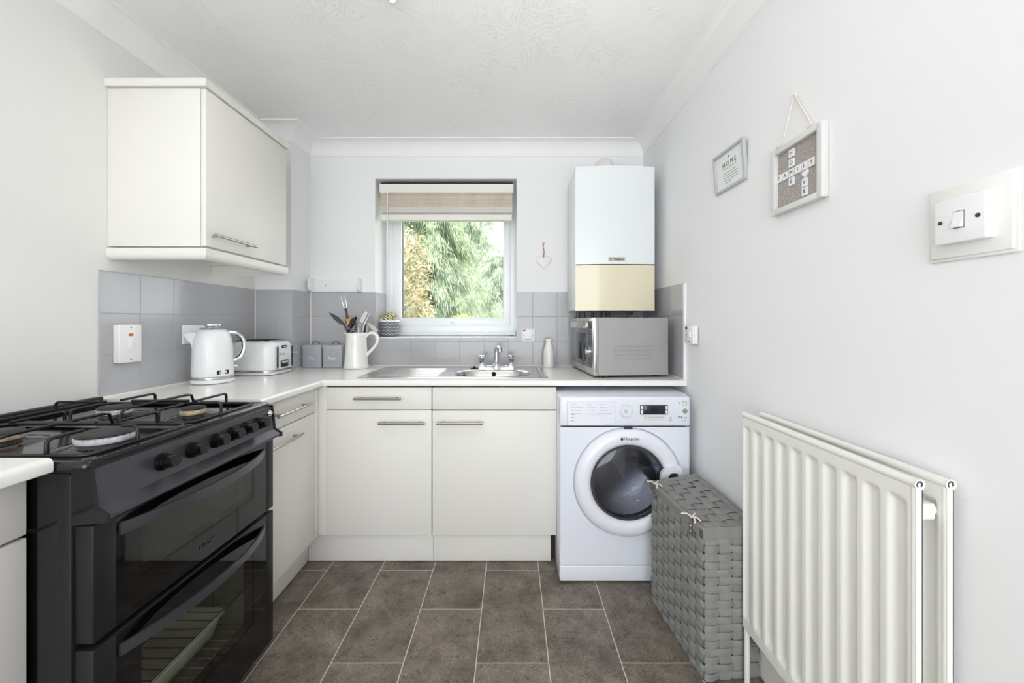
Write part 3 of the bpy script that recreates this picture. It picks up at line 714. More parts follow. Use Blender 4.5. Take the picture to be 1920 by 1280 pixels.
# raised outer border with sloping outer flange
rings = []
for ins, z in ((0, .9043), (.0, .9055), (.012, .9085), (.020, .9085), (.026, zt-.0012)):
    rings.append([(x, y, z) for x, y in rrect((SX0+SX1)/2, (SY0+SY1)/2, (SX1-SX0)/2-ins, (SY1-SY0)/2-ins, max(.03-ins, .008), 4)])
mb.loft(rings, caps=False)
mb.box((.143, 1.967, zt-.002), (SX1-.022, 2.412, zt-.001))
part(mb, 'sink_deck', K['steel'], sk, 40)
mb = MB(); rings = []
for ins, z in ((-.002, zt), (.003, zt-.002), (.010, zt-.012), (.018, zt-.08), (.03, zt-.135), (.06, zt-.15)):
    rings.append([(x, y, z) for x, y in rrect(-.105, 2.127, .205-ins, .138-ins, .12-ins*.8, 8)])
mb.loft(rings, caps=False); mb.add(rings[-1], [tuple(range(len(rings[-1])))])
part(mb, 'bowl', K['steel'], sk, 50)
b = part(MB().cyl((-.105, 2.2515, .885), (-.105, 2.244, .884), .0125), 'overflow', K['blackmatt'], sk)
mb = MB()
for k in range(6):
    y = 2.02+.06*k; mb.loft([[(x, y+dy*w, zt-.0015+dz*w2) for dy, dz in ((-.009, 0), (-.005, .0035), (.005, .0035), (.009, 0))] for x, w, w2 in ((-.715, .6, 0), (-.70, 1, 1), (-.40, 1, 1), (-.375, .6, 0))])
part(mb, 'drainer_rib', K['steel'], sk, 60)
tp = thing('mixer_tap', 'chrome sink mixer tap with swan neck spout and two fluted handles', 'tap', (-.092, 2.31, .906))
tx, ty, tz = -.092, 2.31, .906
mb = MB()
secs = []
for i in range(25):
    t = -1+2*i/24; x = tx+.1*t; hgt = .020+.026*math.exp(-(t/.16)**2)+.022*math.exp(-((abs(t)-.86)/.12)**2); w = .019+.006*math.exp(-(t/.2)**2)
    secs.append([(x, ty-w, tz), (x, ty-w, tz+hgt*.5), (x, ty-w*.55, tz+hgt), (x, ty+w*.55, tz+hgt), (x, ty+w, tz+hgt*.5), (x, ty+w, tz)])
mb.loft(secs); part(mb, 'tap_body', K['chrome'], tp, 50)
mb = MB(); mb.lathe([(.017, 0), (.017, .004), (.0145, .01)], (tx, ty, tz+.044)); pts = []
for k in range(19):
    f = k/18
    if f < .45: pts.append((tx, ty, tz+.045+f/.45*.06))
    else:
        a = (f-.45)/.55*PI*.82; pts.append((tx+.012*(1-math.cos(a)), ty-.040*(1-math.cos(a)), tz+.105+.026*math.sin(a)))
mb.tube(pts, [.0145-.0035*(k/18) for k in range(19)], 16)
e = Vector(pts[-1]); mb.cyl(e+Vector((0, 0, .012)), e+Vector((.001, -.004, -.012)), .0125, seg=16)
part(mb, 'spout', K['chrome'], tp, 50)
for sx in (-1, 1):
    cx = tx+sx*.087; mb = MB(); rr = []
    for h_, r_ in ((.038, .010), (.042, .014), (.050, .0185), (.072, .0215), (.080, .0200), (.083, .012)):
        rr.append([(cx+(r_*(1-.14*(math.cos(6*a)*.5+.5)*(1 if .04 < h_ < .081 else 0)))*math.cos(a), ty+(r_*(1-.14*(math.cos(6*a)*.5+.5)*(1 if .04 < h_ < .081 else 0)))*math.sin(a), tz+h_) for a in [2*PI*k/48 for k in range(48)]])
    mb.loft(rr); part(mb, 'tap_handle', K['chrome'], tp, 50)
pl = thing('sink_plug', 'black rubber plug lying on the sink beside the tap', 'plug', (-.222, 2.305, .9075))
part(MB().lathe([(.0215, 0), (.024, .003), (.021, .007), (.006, .009), (.006, .014), (.003, .017), (0, .017)], (-.222, 2.305, .907)), 'plug', K['blackplastic'], pl)

# ------------------------------------------------------------------ cooker
ck = thing('gas_cooker', 'black and dark grey freestanding double oven gas cooker between the worktops', 'cooker', (-1.17, 1.1, 0))
CY0, CY1 = .797, 1.405
mb = MB()
mb.box((-1.485, CY0, .03), (-.905, CY0+.018, .875)); mb.box((-1.485, CY1-.018, .03), (-.905, CY1, .875)); mb.box((-1.485, CY0+.018, .03), (-1.47, CY1-.018, .875))
mb.box((-1.47, CY0+.018, .03), (-.905, CY1-.018, .085)); mb.box((-1.47, CY0+.018, .500), (-.905, CY1-.018, .535)); mb.box((-1.47, CY0+.018, .765), (-.905, CY1-.018, .875))
part(mb, 'cooker_body', K['enamel'], ck, 0)
part(MB().box((-.93, CY0-.002, .05), (-.9005, CY0+.02, .872), .003), 'side_trim', K['gunmetal2'], ck)
part(MB().box((-1.0, CY0+.03, .004), (-.93, CY1-.03, .03)), 'foot_rail', K['blackmatt'], ck, 0)
mb = MB()
for z0, z1 in ((.087, .499), (.536, .764)):
    mb.box((-1.469, CY0+.019, z0), (-1.462, CY1-.019, z1)); mb.box((-1.462, CY0+.019, z0), (-.91, CY0+.04, z1)); mb.box((-1.462, CY1-.04, z0), (-.91, CY1-.019, z1)); mb.box((-1.462, CY0+.04, z0), (-.91, CY1-.04, z0+.004)); mb.box((-1.462, CY0+.04, z1-.004), (-.91, CY1-.04, z1))
part(mb, 'oven_cavity', K['oven_in'], ck, 0)
# hob tray: dished plate with a raised rim
mb = MB(); rings = []
for ins, z in ((0, .876), (0, .892), (.004, .898), (.026, .8985), (.032, .894), (.046, .889)):
    rings.append([(x, y, z) for x, y in rrect(-1.177, 1.101, .306-ins, .304-ins, .012 if ins < .02 else .024, 4)])
mb.loft(rings, caps=True); part(mb, 'hob_tray', K['enamel'], ck, 50)
mb = MB(); mb.box((-1.492, CY0+.01, .888), (-1.468, CY1-.005, .917), .003); mb.box((-1.466, CY0+.03, .898), (-1.452, CY1-.03, .910), .003); part(mb, 'rear_upstand', K['gunmetal2'], ck)
burn = [(-.985, .945, .052, 'white'), (-1.245, .948, .036, 'burnt'), (-.995, 1.215, .030, 'burnt'), (-1.245, 1.222, .040, 'white')]
for bx, by, r, kind in burn:
    mb = MB(); mb.lathe([(r+.042, 0), (r+.030, .004), (r+.012, .007), (r+.004, .010), (r-.002, .012)], (bx, by, .889), 40)
    part(mb, 'burner_base', K['blackplastic'], ck)
    mb = MB(); prof = [(r, .010), (r+.002, .013), (r+.002, .021), (r-.003, .026), (0, .027)]; mb.lathe(prof, (bx, by, .889), 40)
    for k in range(28):
        a = 2*PI*k/28; mb.box((bx+(r+.0)*math.cos(a)-.0018, by+(r+.0)*math.sin(a)-.0018, .905), (bx+(r+.0)*math.cos(a)+.0018, by+(r)*math.sin(a)+.0018, .914))
    bn = part(mb, 'burner', K['burner' if kind == 'white' else 'burnt'], ck)
    part(MB().lathe([(r+.001, .0262), (r+.003, .029), (r-.002, .0325), (0, .0335)], (bx, by, .889), 40), 'burner_cap', K['cap'], bn)
    part(MB().cyl((bx-.055 if r > .05 else bx-.045, by+.055, .889), (bx-.055 if r > .05 else bx-.045, by+.055, .907), .004), 'igniter', K['chrome'], ck)
for (y0, y1) in ((.834, 1.094), (1.108, 1.372)):
    x0, x1 = -1.432, -.908; mb = MB(); rr = .0042; zf = .8985; zt2 = .934
    mb.tube([(x, y, zf) for x, y in rrect((x0+x1)/2, (y0+y1)/2, (x1-x0)/2, (y1-y0)/2, .03, 5)], rr+.0012, 8, closed=True)
    def finger(p, q):
        p = Vector(p); q = Vector(q); d = (q-p).normalized(); pts = [p, p+Vector((0, 0, zt2-zf-.010))]
        for k in range(1, 5):
            a = PI/2*k/4; pts.append(p+d*(.012*(1-math.cos(a)))+Vector((0, 0, zt2-zf-.010+.010*math.sin(a))))
        pts.append(Vector((q.x, q.y, zt2))); mb.tube(pts, rr, 8)
    cy = (y0+y1)/2
    for bx, by, r, kind in burn:
        if not (y0 < by < y1): continue
        for yy in (y0, y1):
            finger((bx-.012, yy, zf), (bx-.012, by+math.copysign(r*.75, yy-by), zf))
        xx = x1 if bx > -1.1 else x0; finger((xx, by, zf), (bx+math.copysign(r*.75, xx-bx), by, zf))
    mb.tube([(-1.245+.035, cy, zt2), (-.99-.040, cy, zt2)], rr+.0005, 8)
    mb.tube([(-1.12, y0, zf), (-1.12, y0+.012, zt2-.004), (-1.12, y0+.03, zt2), (-1.12, y1-.03, zt2), (-1.12, y1-.012, zt2-.004), (-1.12, y1, zf)], rr, 8)
    part(mb, 'pan_support', K['iron'], ck, 50)
# control panel
pp = [(-.8655, .881), (-.855, .803), (-.831, .787), (-.831, .7785), (-.901, .771), (-.901, .881)]
cp = part(MB().prism(pp, 'y', CY0+.006, CY1-.006), 'control_panel', K['gunmetal'], ck, 0)
mb = MB()
for ya, yb in ((CY0-.001, CY0+.006), (CY1-.006, CY1+.001)):
    mb = MB(); mb.prism([(-.862, .886), (-.852, .805), (-.828, .789), (-.828, .775), (-.9015, .7685), (-.9015, .886)], 'y', ya, yb)
    part(mb, 'panel_end_cap', K['blackplastic'], ck, 0)
tilt = Vector((-.8655, 0, .881))-Vector((-.855, 0, .803)); tilt.normalize(); pn = Vector((-tilt.z, 0, tilt.x))*-1
if pn.x < 0: pn = -pn
for k, (y, z) in enumerate([(.957, .842), (1.045, .842), (1.127, .842), (1.190, .842), (1.252, .842), (1.315, .842)]):
    base = Vector((-.8655+(.881-z)*.0105/.078, y, z)); mb = MB()
    for d0, d1, ra, rb in ((0, .010, .0215, .0205), (.010, .012, .0185, .0185), (.012, .018, .0195, .019), (.018, .036, .0165, .0155)):
        mb.cyl(base+pn*d0, base+pn*d1, ra, rb, seg=28)
    kn = part(mb, 'control_knob', K['blackplastic'], cp, 40)
    part(MB().cyl(base+pn*.0355, base+pn*.0365, .0135, seg=28), 'knob_face', K['gunmetal2'], kn)
    ic = base+Vector((-.0045, -.018 if k < 2 else -.012, .0285))+pn*.0004; mb = MB(); X_ = Vector((0, 1, 0)); Y_ = tilt
    w, h_ = .0065, .0055
    for a0, a1 in (((-w, -h_), (w, -h_+.0007)), ((-w, h_-.0007), (w, h_)), ((-w, -h_), (-w+.0007, h_)), ((w-.0007, -h_), (w, h_)), ((-w*.4, h_*(.1 if k % 2 else -.3)), (w*.4, h_*.4))):
        mb.add([ic+X_*a0[0]+Y_*a0[1], ic+X_*a1[0]+Y_*a0[1], ic+X_*a1[0]+Y_*a1[1], ic+X_*a0[0]+Y_*a1[1]], [(0, 1, 2, 3)])
    part(mb, 'dial_symbol', K['greyink'], cp, 0)
bb = Vector((-.862, 1.378, .862)); part(MB().cyl(bb, bb+pn*.006, .0105).cyl(bb+pn*.006, bb+pn*.011, .008, .006), 'ignition_button', K['chrome'], cp)
# oven doors
def oven_door(z0, z1, wz0, wz1, hz0, hz1):
    XF = -.860; xb = -.9
    mb = MB(); mb.box((xb, CY0+.003, z0), (XF, .846, z1), .003); mb.box((xb, 1.362, z0), (XF, CY1-.002, z1), .003); mb.box((xb, .84, z1-.006), (XF, 1.37, z1), .002)
    d = part(mb, 'oven_door', K['gunmetal2'], ck)
    wy0, wy1 = .905, 1.299; mb = MB()
    mb.box((xb+.004, .845, z0+.001), (XF-.001, wy0, z1-.005)); mb.box((xb+.004, wy1, z0+.001), (XF-.001, 1.363, z1-.005)); mb.box((xb+.004, wy0, z0+.001), (XF-.001, wy1, wz0)); mb.box((xb+.004, wy0, wz1), (XF-.001, wy1, z1-.005))
    part(mb, 'door_glass_surround', K['blackglass'], d, 0)
    part(MB().box((XF-.005, wy0, wz0), (XF-.0012, wy1, wz1)), 'oven_window', K['ovenglass'], d, 0)
    rings = []
    for k in range(25):
        t = -1+2*k/24; y = 1.101+.248*t; x = XF+.004+.046*(1-abs(t)**2.2); th = .007
        rings.append([(x-th, y, hz0), (x, y, hz0), (x+.001, y, (hz0+hz1)/2), (x, y, hz1), (x-th, y, hz1)])
    part(MB().loft(rings), 'door_handle', K['gunmetal'], d, 40)
    return d
d1 = oven_door(.522, .766, .597, .704, .720, .746)
oven_door(.048, .5095, .18, .432, .454, .479)
text('maker_name', 'LOGIK', .017, (-.8595, 1.10, .562), *LEFTW, K['gunmetal'], d1, bold=0, space=1.15)
for zr in (.145, .262):
    mb = MB(); mb.tube([(-.925, .85, zr), (-.925, 1.355, zr)], .003, 8); mb.tube([(-1.44, .85, zr), (-1.44, 1.355, zr)], .003, 8)
    for k in range(15): mb.tube([(-.925, .865+.034*k, zr), (-1.44, .865+.034*k, zr)], .0018, 6)
    part(mb, 'oven_shelf', K['chrome'], ck)
mb = MB()
for s in (0, 1):
    for k in range(5): mb.tube([(-1.4+.12*k, 1.352, .12), (-1.4+.12*k, 1.352, .42)], .0016, 6)
part(mb, 'shelf_runner', K['chrome'], ck)
dz = .149; dish = thing('baking_dish', 'pale enamel baking dish on the shelf of the lower oven', 'dish', (-1.10, 1.13, dz))
mb = MB(); rings = []
for ins, z in ((.022, 0), (.018, .004), (.004, .062), (0, .066), (-.006, .066), (-.006, .063)):
    pass
outer = [(.024, 0), (.014, .010), (0, .066), (-.008, .069)]; inner = [(-.006, .072), (.004, .068), (.02, .012), (.03, .006)]
for ins, z in outer+inner: rings.append([(x, y, dz+z) for x, y in rrect(-1.10, 1.145, .135-ins, .165-ins, .03, 5)])
mb.loft(rings); part(mb, 'dish_body', K['dish'], dish, 40)

# ------------------------------------------------------------------ washing machine
wm = thing('washing_machine', 'white front loading washing machine under the worktop end', 'washing machine', (.51, 2.05, 0))
X0, X1, YW = .2165, .8095, 1.768; DC = (.5255, .4595)
mb = MB()
mb.box((X0, YW+.018, .012), (X0+.012, 2.36, .842), .003); mb.box((X1-.012, YW+.018, .012), (X1, 2.36, .842), .003); mb.box((X0, 2.34, .012), (X1, 2.36, .842)); mb.box((X0, YW+.03, .01), (X1, 2.36, .03))
part(mb, 'cabinet_shell', K['washer'], wm)
mb = MB(); pts = [(YW+.022, .822), (YW+.035, .846), (YW+.06, .850), (2.37, .850), (2.37, .830), (YW+.03, .826)]
mb.prism(pts, 'x', X0-.001, X1+.001); part(mb, 'machine_top', K['washer'], wm, 40)
circ = [(DC[0]+.249*math.cos(a), DC[1]+.249*math.sin(a)) for a in [2*PI*(k+.5)/64 for k in range(64)]]
fx0, fx1 = X0, X1
mb = MB(); holed_plate(mb, (fx0+.008, .083), (fx1-.008, .7085), circ, lambda x, z: (x, YW, z))
# rounded upright edges and shallow recess ring
mb.loft([[(fx0+.008, YW, z), (fx0+.003, YW+.002, z), (fx0, YW+.008, z), (fx0, YW+.03, z)] for z in (.083, .7085)], closed=False)
mb.loft([[(fx1-.008, YW, z), (fx1-.003, YW+.002, z), (fx1, YW+.008, z), (fx1, YW+.03, z)] for z in (.083, .7085)], closed=False)
mb.lathe([(.249, 0), (.247, .003), (.244, .012), (.20, .014), (.172, .02)][::1], (DC[0], YW, DC[1]), 64, 'y')
for f in mb.f[-2:]: pass
mb.f = [f for f in mb.f if len(f) < 60]
part(mb, 'front_panel', K['washer'], wm, 40)
part(MB().box((fx0, YW-.001, .006), (fx1, YW+.03, .0795), .008, 3), 'kick_panel', K['washer'], wm)
ctl = part(MB().box((fx0, YW-.003, .7115), (fx1, YW+.04, .846), .010, 3), 'control_fascia', K['washer'], wm)
yc = YW-.0032
mb = MB(); dr = [(.250, .8265), (.459, .8265), (.466, .819), (.4675, .734), (.462, .7285), (.405, .7165), (.25, .7165)]
mb.prism(dr, 'y', YW-.0045, YW+.02)
dw = part(mb, 'detergent_drawer', K['washer_door'], ctl, 0)
mb = MB()
for i in range(len(dr)):
    a = dr[i]; b = dr[(i+1) % len(dr)]; mb.tube([(a[0], yc-.0002, a[1]), (b[0], yc-.0002, b[1])], .0008, 5)
part(mb, 'drawer_seam', K['greyink'], dw, 40)
mb = MB(); mb.loft([[(.31, YW-.0047, .7715), (.45, YW-.0047, .770), (.45, YW-.0047, .769), (.31, YW-.0047, .7705)], [(.31, YW-.0052, .7712), (.45, YW-.0075, .7697), (.45, YW-.006, .750), (.31, YW-.0050, .7702)]])
part(mb, 'drawer_grip', K['washer_door'], dw, 0)
part(MB().box((.345, YW-.0056, .7695), (.45, YW-.0046, .7712)), 'grip_shadow_gap', K['greyink'], dw, 0)
for j, (x, w) in enumerate(((.268, .040), (.338, .030), (.396, .028))):
    text('drawer_print', ('COTTONS', 'SPECIALS', 'EXTRAS')[j], .0058, (x, YW-.0047, .8105), *FRONT, K['greyink'], dw, align='LEFT', depth=.0001)
    for r_ in range(3):
        part(MB().box((x+.003, YW-.0048, .7975-.0145*r_), (x+.007, YW-.0046, .8012-.0145*r_)), 'print_mark', K['greyink'], dw, 0)
        part(MB().box((x+.012, YW-.0048, .7985-.0145*r_), (x+.012+w-.004*((r_*7+j) % 3), YW-.0046, .8000-.0145*r_)), 'print_line', K['greyink'], dw, 0)
for r_ in range(3): part(MB().box((.268, YW-.0048, .765-.0145*r_), (.282-.002*r_, YW-.0046, .768-.0145*r_)).cyl((.2845, YW-.0048, .7665-.0145*r_), (.2845, YW-.0046, .7665-.0145*r_), .002), 'print_mark', K['greyink'], dw, 0)
dial = (.5177, .781)
mb = MB()
for k in range(10):
    a0 = 2*PI*k/10+.06; a1 = 2*PI*(k+1)/10-.06
    prof = [[(dial[0]+r*math.cos(a), yc+dy, dial[1]+r*math.sin(a)) for r, dy in ((.0205, 0), (.0205, -.002), (.0275, -.0022), (.029, -.001), (.029, 0))] for a in [a0+(a1-a0)*q/6 for q in range(7)]]
    mb.loft(prof)
part(mb, 'program_selector_keys', K['washer_door'], ctl, 40)
mb = MB()
for k in range(10):
    a0 = 2*PI*k/10+.05; a1 = 2*PI*(k+1)/10-.05
    mb.tube([(dial[0]+.0295*math.cos(a), yc-.0004, dial[1]+.0295*math.sin(a)) for a in [a0+(a1-a0)*q/6 for q in range(7)]], .0006, 4)
    a = (a0+a1)/2; mb.cyl((dial[0]+.0245*math.cos(a), yc-.0022, dial[1]+.0245*math.sin(a)), (dial[0]+.0245*math.cos(a), yc-.0026, dial[1]+.0245*math.sin(a)), .002 if k > 5 else .0012, seg=8)
part(mb, 'selector_outline', K['greyink'], ctl, 0)
part(MB().cyl((dial[0], yc, dial[1]), (dial[0], yc-.003, dial[1]), .009).cyl((dial[0], yc-.003, dial[1]), (dial[0], yc-.0034, dial[1]), .0055), 'start_button', K['sticker'], ctl)
dsx0, dsx1, dsz0, dsz1 = .580, .7065, .7655, .8095
ds = part(MB().box((dsx0, yc-.003, dsz0), (dsx1, yc+.003, dsz1), .003), 'display_bezel', K['gunmetal'], ctl)
part(MB().box((dsx0+.018, yc-.004, dsz0+.004), (dsx1-.018, yc-.002, dsz1-.004), .0006), 'display', K['darkglass'], ds)
for x in (dsx0+.0035, dsx1-.0115):
    for z in (dsz0+.004, dsz0+.0245): part(MB().box((x, yc-.005, z), (x+.008, yc-.002, z+.0155), .0015), 'display_button', K['white'], ds)
for k in range(5): part(MB().box((.5985+.0187*k, yc-.0025, .7495), (.6145+.0187*k, yc+.001, .758), .0015), 'option_button', K['sticker'], ctl)
for k in range(5): part(MB().box((.601+.0187*k, yc-.0003, .7415), (.612+.0187*k, yc-.0001, .743)), 'print_line', K['greyink'], ctl, 0)
part(MB().cyl((.7840, yc-.0002, .781), (.7840, yc-.0012, .781), .0115, seg=28), 'round_green_sticker', K['green_dot'], ctl)
part(MB().box((.7725, yc-.001, .8065), (.793, yc, .8265)), 'square_sticker', K['sticker'], ctl, 0)
part(MB().box((.7755, yc-.0014, .8125), (.789, yc-.001, .8185)), 'sticker_print', K['white'], ctl, 0)
text('capacity_print', '9·6', .017, (.762, yc-.0006, .7535), *FRONT, K['ink'], ctl, depth=.0002); text('capacity_print', 'kg A', .0085, (.786, yc-.0006, .7515), *FRONT, K['ink'], ctl, depth=.0002)
text('capacity_print', 'ULTIMA', .0055, (.779, yc-.0006, .737), *FRONT, K['greyink'], ctl, depth=.0002)
part(MB().box((.716, yc-.0006, .7475), (.723, yc-.0002, .7535)).box((.713, yc-.0006, .7385), (.725, yc-.0002, .7435)), 'print_mark', K['greyink'], ctl, 0)
part(MB().box((.757, yc-.0006, .8145), (.763, yc-.0002, .8215)), 'print_mark', K['greyink'], ctl, 0)
# porthole door
mb = MB(); mb.lathe([(.2425, .010), (.243, -.006), (.2405, -.014), (.232, -.024), (.214, -.032), (.190, -.031), (.178, -.026), (.171, -.014), (.168, .0), (.168, .012), (.2425, .012)], (DC[0], YW, DC[1]), 72, 'y', closed=True)
dd = part(mb, 'porthole_door', K['washer_door'], wm, 40)
mb = MB(); mb.lathe([(.1705, -.012), (.166, -.0145), (.160, -.0142), (.158, -.008)], (DC[0], YW, DC[1]), 64, 'y'); mb.f = [f for f in mb.f if len(f) < 60]
part(mb, 'glass_rim', K['rubber'], dd)
mb = MB(); mb.lathe([(.1645, -.0125), (.150, -.017), (.12, -.020), (.06, -.0225), (0, -.023)], (DC[0], YW, DC[1]), 64, 'y'); mb.f = [f for f in mb.f if len(f) < 60]
part(mb, 'door_glass', K['doorglass'], dd, 60)
mb = MB(); mb.lathe([(.158, .0), (.150, .03), (.13, .075), (.10, .09), (0, .092)], (DC[0], YW, DC[1]), 64, 'y'); mb.f = [f for f in mb.f if len(f) < 60]
part(mb, 'glass_bowl', K['bowlglass'], dd, 60)
# handle arch at the right of the ring
hpts = [(.135, .000), (.135, .040), (.139, .056), (.149, .069), (.163, .077), (.211, .0925), (.224, .083), (.232, .060), (.236, .03), (.236, .0), (.214, .0), (.214, .040), (.208, .053), (.195, .058), (.180, .054), (.170, .044), (.165, .030), (.165, .000)]
lo = [(DC[0]+x, YW-.024, DC[1]+z) for x, z in hpts]; cxh, czh = .186, .045
rgs = [lo]
for y, q in ((.036, 1.0), (.041, .985), (.0435, .955)):
    rgs.append([(DC[0]+x+(0 if False else (cxh-x)*0), YW-y, DC[1]+z) for x, z in hpts])
part(MB().loft(rgs), 'pull_handle', K['washer_door'], dd, 30)
part(MB().box((DC[0]+.1655, YW-.0335, DC[1]), (DC[0]+.2135, YW-.031, DC[1]+.050), .001), 'handle_recess', K['rubber'], dd, 60)
text('maker_name', 'Hotpoint', .0185, (.5335, YW-.0335, .4595+.2045), (1, 0, 0), (0, .05, 1), K['ink'], dd, depth=.0003)
o = part(MB().box((.4845, YW-.0345, .658), (.4955, YW-.0325, .669)), 'logo_square', K['ink'], dd, 0)
part(MB().box((.4878, YW-.0350, .6635), (.4918, YW-.0345, .6672)), 'logo_dot', K['white'], o, 0)
mb = MB(); mb.box((.508, YW-.0125, .4595+.2435), (.545, YW+.001, .4595+.2465)); part(mb, 'vent_slot', K['ink'], wm, 0)
mb = MB(); mb.lathe([(.205, .055), (.245, .06), (.245, .36), (.05, .375), (0, .375)], (DC[0], YW, DC[1]), 64, 'y'); mb.f = [f for f in mb.f if len(f) < 60]
dm = part(mb, 'drum', K['drum'], wm, 40)
mb = MB(); mb.lathe([(.172, .018), (.176, .03), (.168, .04), (.19, .055), (.206, .056)], (DC[0], YW, DC[1]), 64, 'y'); mb.f = [f for f in mb.f if len(f) < 60]
part(mb, 'door_seal', K['rubber'], wm)
for k in range(3):
    a = math.radians(100+120*k); c, s = math.cos(a), math.sin(a); rg = []
    for y, q in ((.07, .5), (.12, 1), (.30, 1), (.35, .5)):
        rg.append([(DC[0]+(r*c-t*s), YW+y, DC[1]+(r*s+t*c)) for r, t in ((.244, -.05*q), (.20, -.022*q), (.172, 0), (.20, .022*q), (.244, .05*q))])
    part(MB().loft(rg), 'drum_paddle', K['drum'], dm, 40)

# ------------------------------------------------------------------ kettle
kx, ky = -1.392, 1.812; ang = math.radians(37.5)
kt = thing('kettle', 'white ribbed jug kettle with chrome handle beside the toaster', 'kettle', (kx, ky, .904), ang)
R_ = .0795
def ribbed(prof, n=160, depth=.0011, ribs=40, z_lo=.03, z_hi=.2):
    rings = []
    for r, z in prof:
        f = 1 if z_lo < z < z_hi else 0
        rings.append([(r*math.cos(a)-(depth*f*(math.cos(ribs*a)*.5+.5))*math.cos(a), r*math.sin(a)-(depth*f*(math.cos(ribs*a)*.5+.5))*math.sin(a), z) for a in [2*PI*k/n for k in range(n)]])
    return rings
lpart(MB().lathe([(.077, .001), (.083, .004), (.0845, .010), (.0835, .018), (.0800, .0205)], (0, 0, 0), 48), 'power_base', K['white'], kt)
lpart(MB().lathe([(.0795, .0212), (.0812, .0225), (.0812, .031), (.0795, .0325)], (0, 0, 0), 48), 'chrome_band', K['chrome'], kt)
prof = [(.0800, .0328), (.0808, .036), (.0805, .06), (.0795, .10), (.0785, .14), (.0770, .175), (.0725, .205), (.0645, .228), (.055, .243), (.049, .2475)]
pr2 = []
for i in range(len(prof)-1):
    for q in range(2): t = q/2; pr2.append((prof[i][0]*(1-t)+prof[i+1][0]*t, prof[i][1]*(1-t)+prof[i+1][1]*t))
pr2.append(prof[-1])
kb = lpart(MB().loft(ribbed(pr2, ribs=52, z_hi=.195)), 'kettle_body', K['white'], kt, 60)
lid = lpart(MB().lathe([(.052, .2470), (.0525, .2500), (.049, .2530), (.030, .2560), (0, .2565)], (0, 0, 0), 40), 'lid', K['chrome'], kt)
mb = MB(); mb.lathe([(.022, .256), (.019, .261)], (0, 0, 0), 24)
mb.loft([[(x*s, y*s, z) for x, y in rrect(0, 0, .031, .018, .016, 5)] for s, z in ((.9, .260), (1, .263), (1, .270), (.92, .2735))])
lpart(mb, 'lid_knob', K['chrome'], lid)
mb = MB(); mb.loft([[(-.060, -.026, .235), (-.060, .026, .235), (-.072, .020, .150), (-.072, -.020, .150)], [(-.085, -.015, .231), (-.085, .015, .231), (-.080, .012, .185), (-.080, -.012, .185)], [(-.1045, -.005, .226), (-.1045, .005, .226), (-.101, .004, .215), (-.101, -.004, .215)]])
lpart(mb, 'spout', K['white'], kt, 50)
hp = []
for k in range(17):
    t = k/16; a = PI*.5*(1-2*t); hp.append((.070+.052*math.cos(a)**.85 if abs(math.cos(a)) > 1e-6 else .070, 0, .160+.062*math.sin(a)+.010*(1-t)))
hp[0] = (.055, 0, .232); hp[-1] = (.074, 0, .098)
rings = []
for i, p in enumerate(hp):
    a = Vector(hp[max(i-1, 0)]); b = Vector(hp[min(i+1, 16)]); t = (b-a).normalized(); n = Vector((t.z, 0, -t.x)); p = Vector(p)
    rings.append([p+n*u+Vector((0, v, 0)) for u, v in ((-.007, -.009), (-.007, .009), (-.001, .012), (.006, .009), (.006, -.009), (-.001, -.012))])
h = lpart(MB().loft(rings), 'handle', K['chrome'], kt, 50)
r2 = []
for i in range(2, 15):
    p = Vector(hp[i]); a = Vector(hp[i-1]); b = Vector(hp[i+1]); t = (b-a).normalized(); n = Vector((t.z, 0, -t.x))
    if n.x > 0: n = -n
    r2.append([p+n*u+Vector((0, v, 0)) for u, v in ((.0068, -.007), (.0068, .007), (.0105, .005), (.0105, -.005))])
lpart(MB().loft(r2), 'grip', K['blackplastic'], h, 50)
lpart(MB().box((.080, -.012, .068), (.094, .004, .076), .003), 'water_switch', K['white'], kt)
a = math.radians(-62); n = Vector((math.cos(a), math.sin(a), 0)); xd = Vector((-math.sin(a), math.cos(a), 0)); c = n*.0808+Vector((0, 0, .052))
rg = []
for dn in (-.002, .0016): rg.append([c+n*(dn-(u*u)/(2*.081))+xd*u+Vector((0, 0, v)) for u, v in rrect(0, 0, .0245, .0092, .0035, 4)])
bd = lpart(MB().loft(rg), 'name_badge', K['gunmetal2'], kt, 40)
text('maker_name', 'Breville', .0086, c+n*.0021, xd, (0, 0, 1), K['white'], bd, depth=.0005, world=False, bold=.00012, curve=.081)
tagc = MB().tube([(.06, .04, .006), (.085, .055, .003), (.11, .07, .004), (.10, .12, .004)], .0025, 8)
lpart(tagc, 'cord', K['white'], kt)

# ------------------------------------------------------------------ toaster
ts = thing('toaster', 'white four slice toaster with chrome levers in the worktop corner', 'toaster', (-1.245, 2.015, .904), 0)
L_, W_, H_ = .252, .236, .180      # extends to -x and +y from the near right corner
def tring(z, ins, r, rib=0):
    pts = rrect(-L_/2, W_/2, L_/2-ins, W_/2-ins, r, 8); return [(x, y, z) for x, y in pts]
def tside(z, ins, r, rib):
    out = []; n = 44
    base = rrect(-L_/2, W_/2, L_/2-ins, W_/2-ins, r, 8)
    return [(x, y, z) for x, y in base]
lpart(MB().loft([tring(.002, .012, .05), tring(.004, .006, .052), tring(.012, .004, .052), tring(.016, .006, .052)]), 'toaster_base', K['white'], ts, 50)
lpart(MB().loft([tring(.016, .006, .052), tring(.017, .003, .054), tring(.025, .003, .054), tring(.026, .006, .052)]), 'chrome_band', K['chrome'], ts, 50)
lpart(MB().loft([tring(.0262, .006, .052), tring(.028, .003, .054), tring(.08, .002, .054), tring(.135, .003, .054), tring(.158, .007, .052), tring(.170, .016, .048), tring(.1765, .030, .04)]), 'toaster_body', K['white'], ts, 50)
mb = MB()
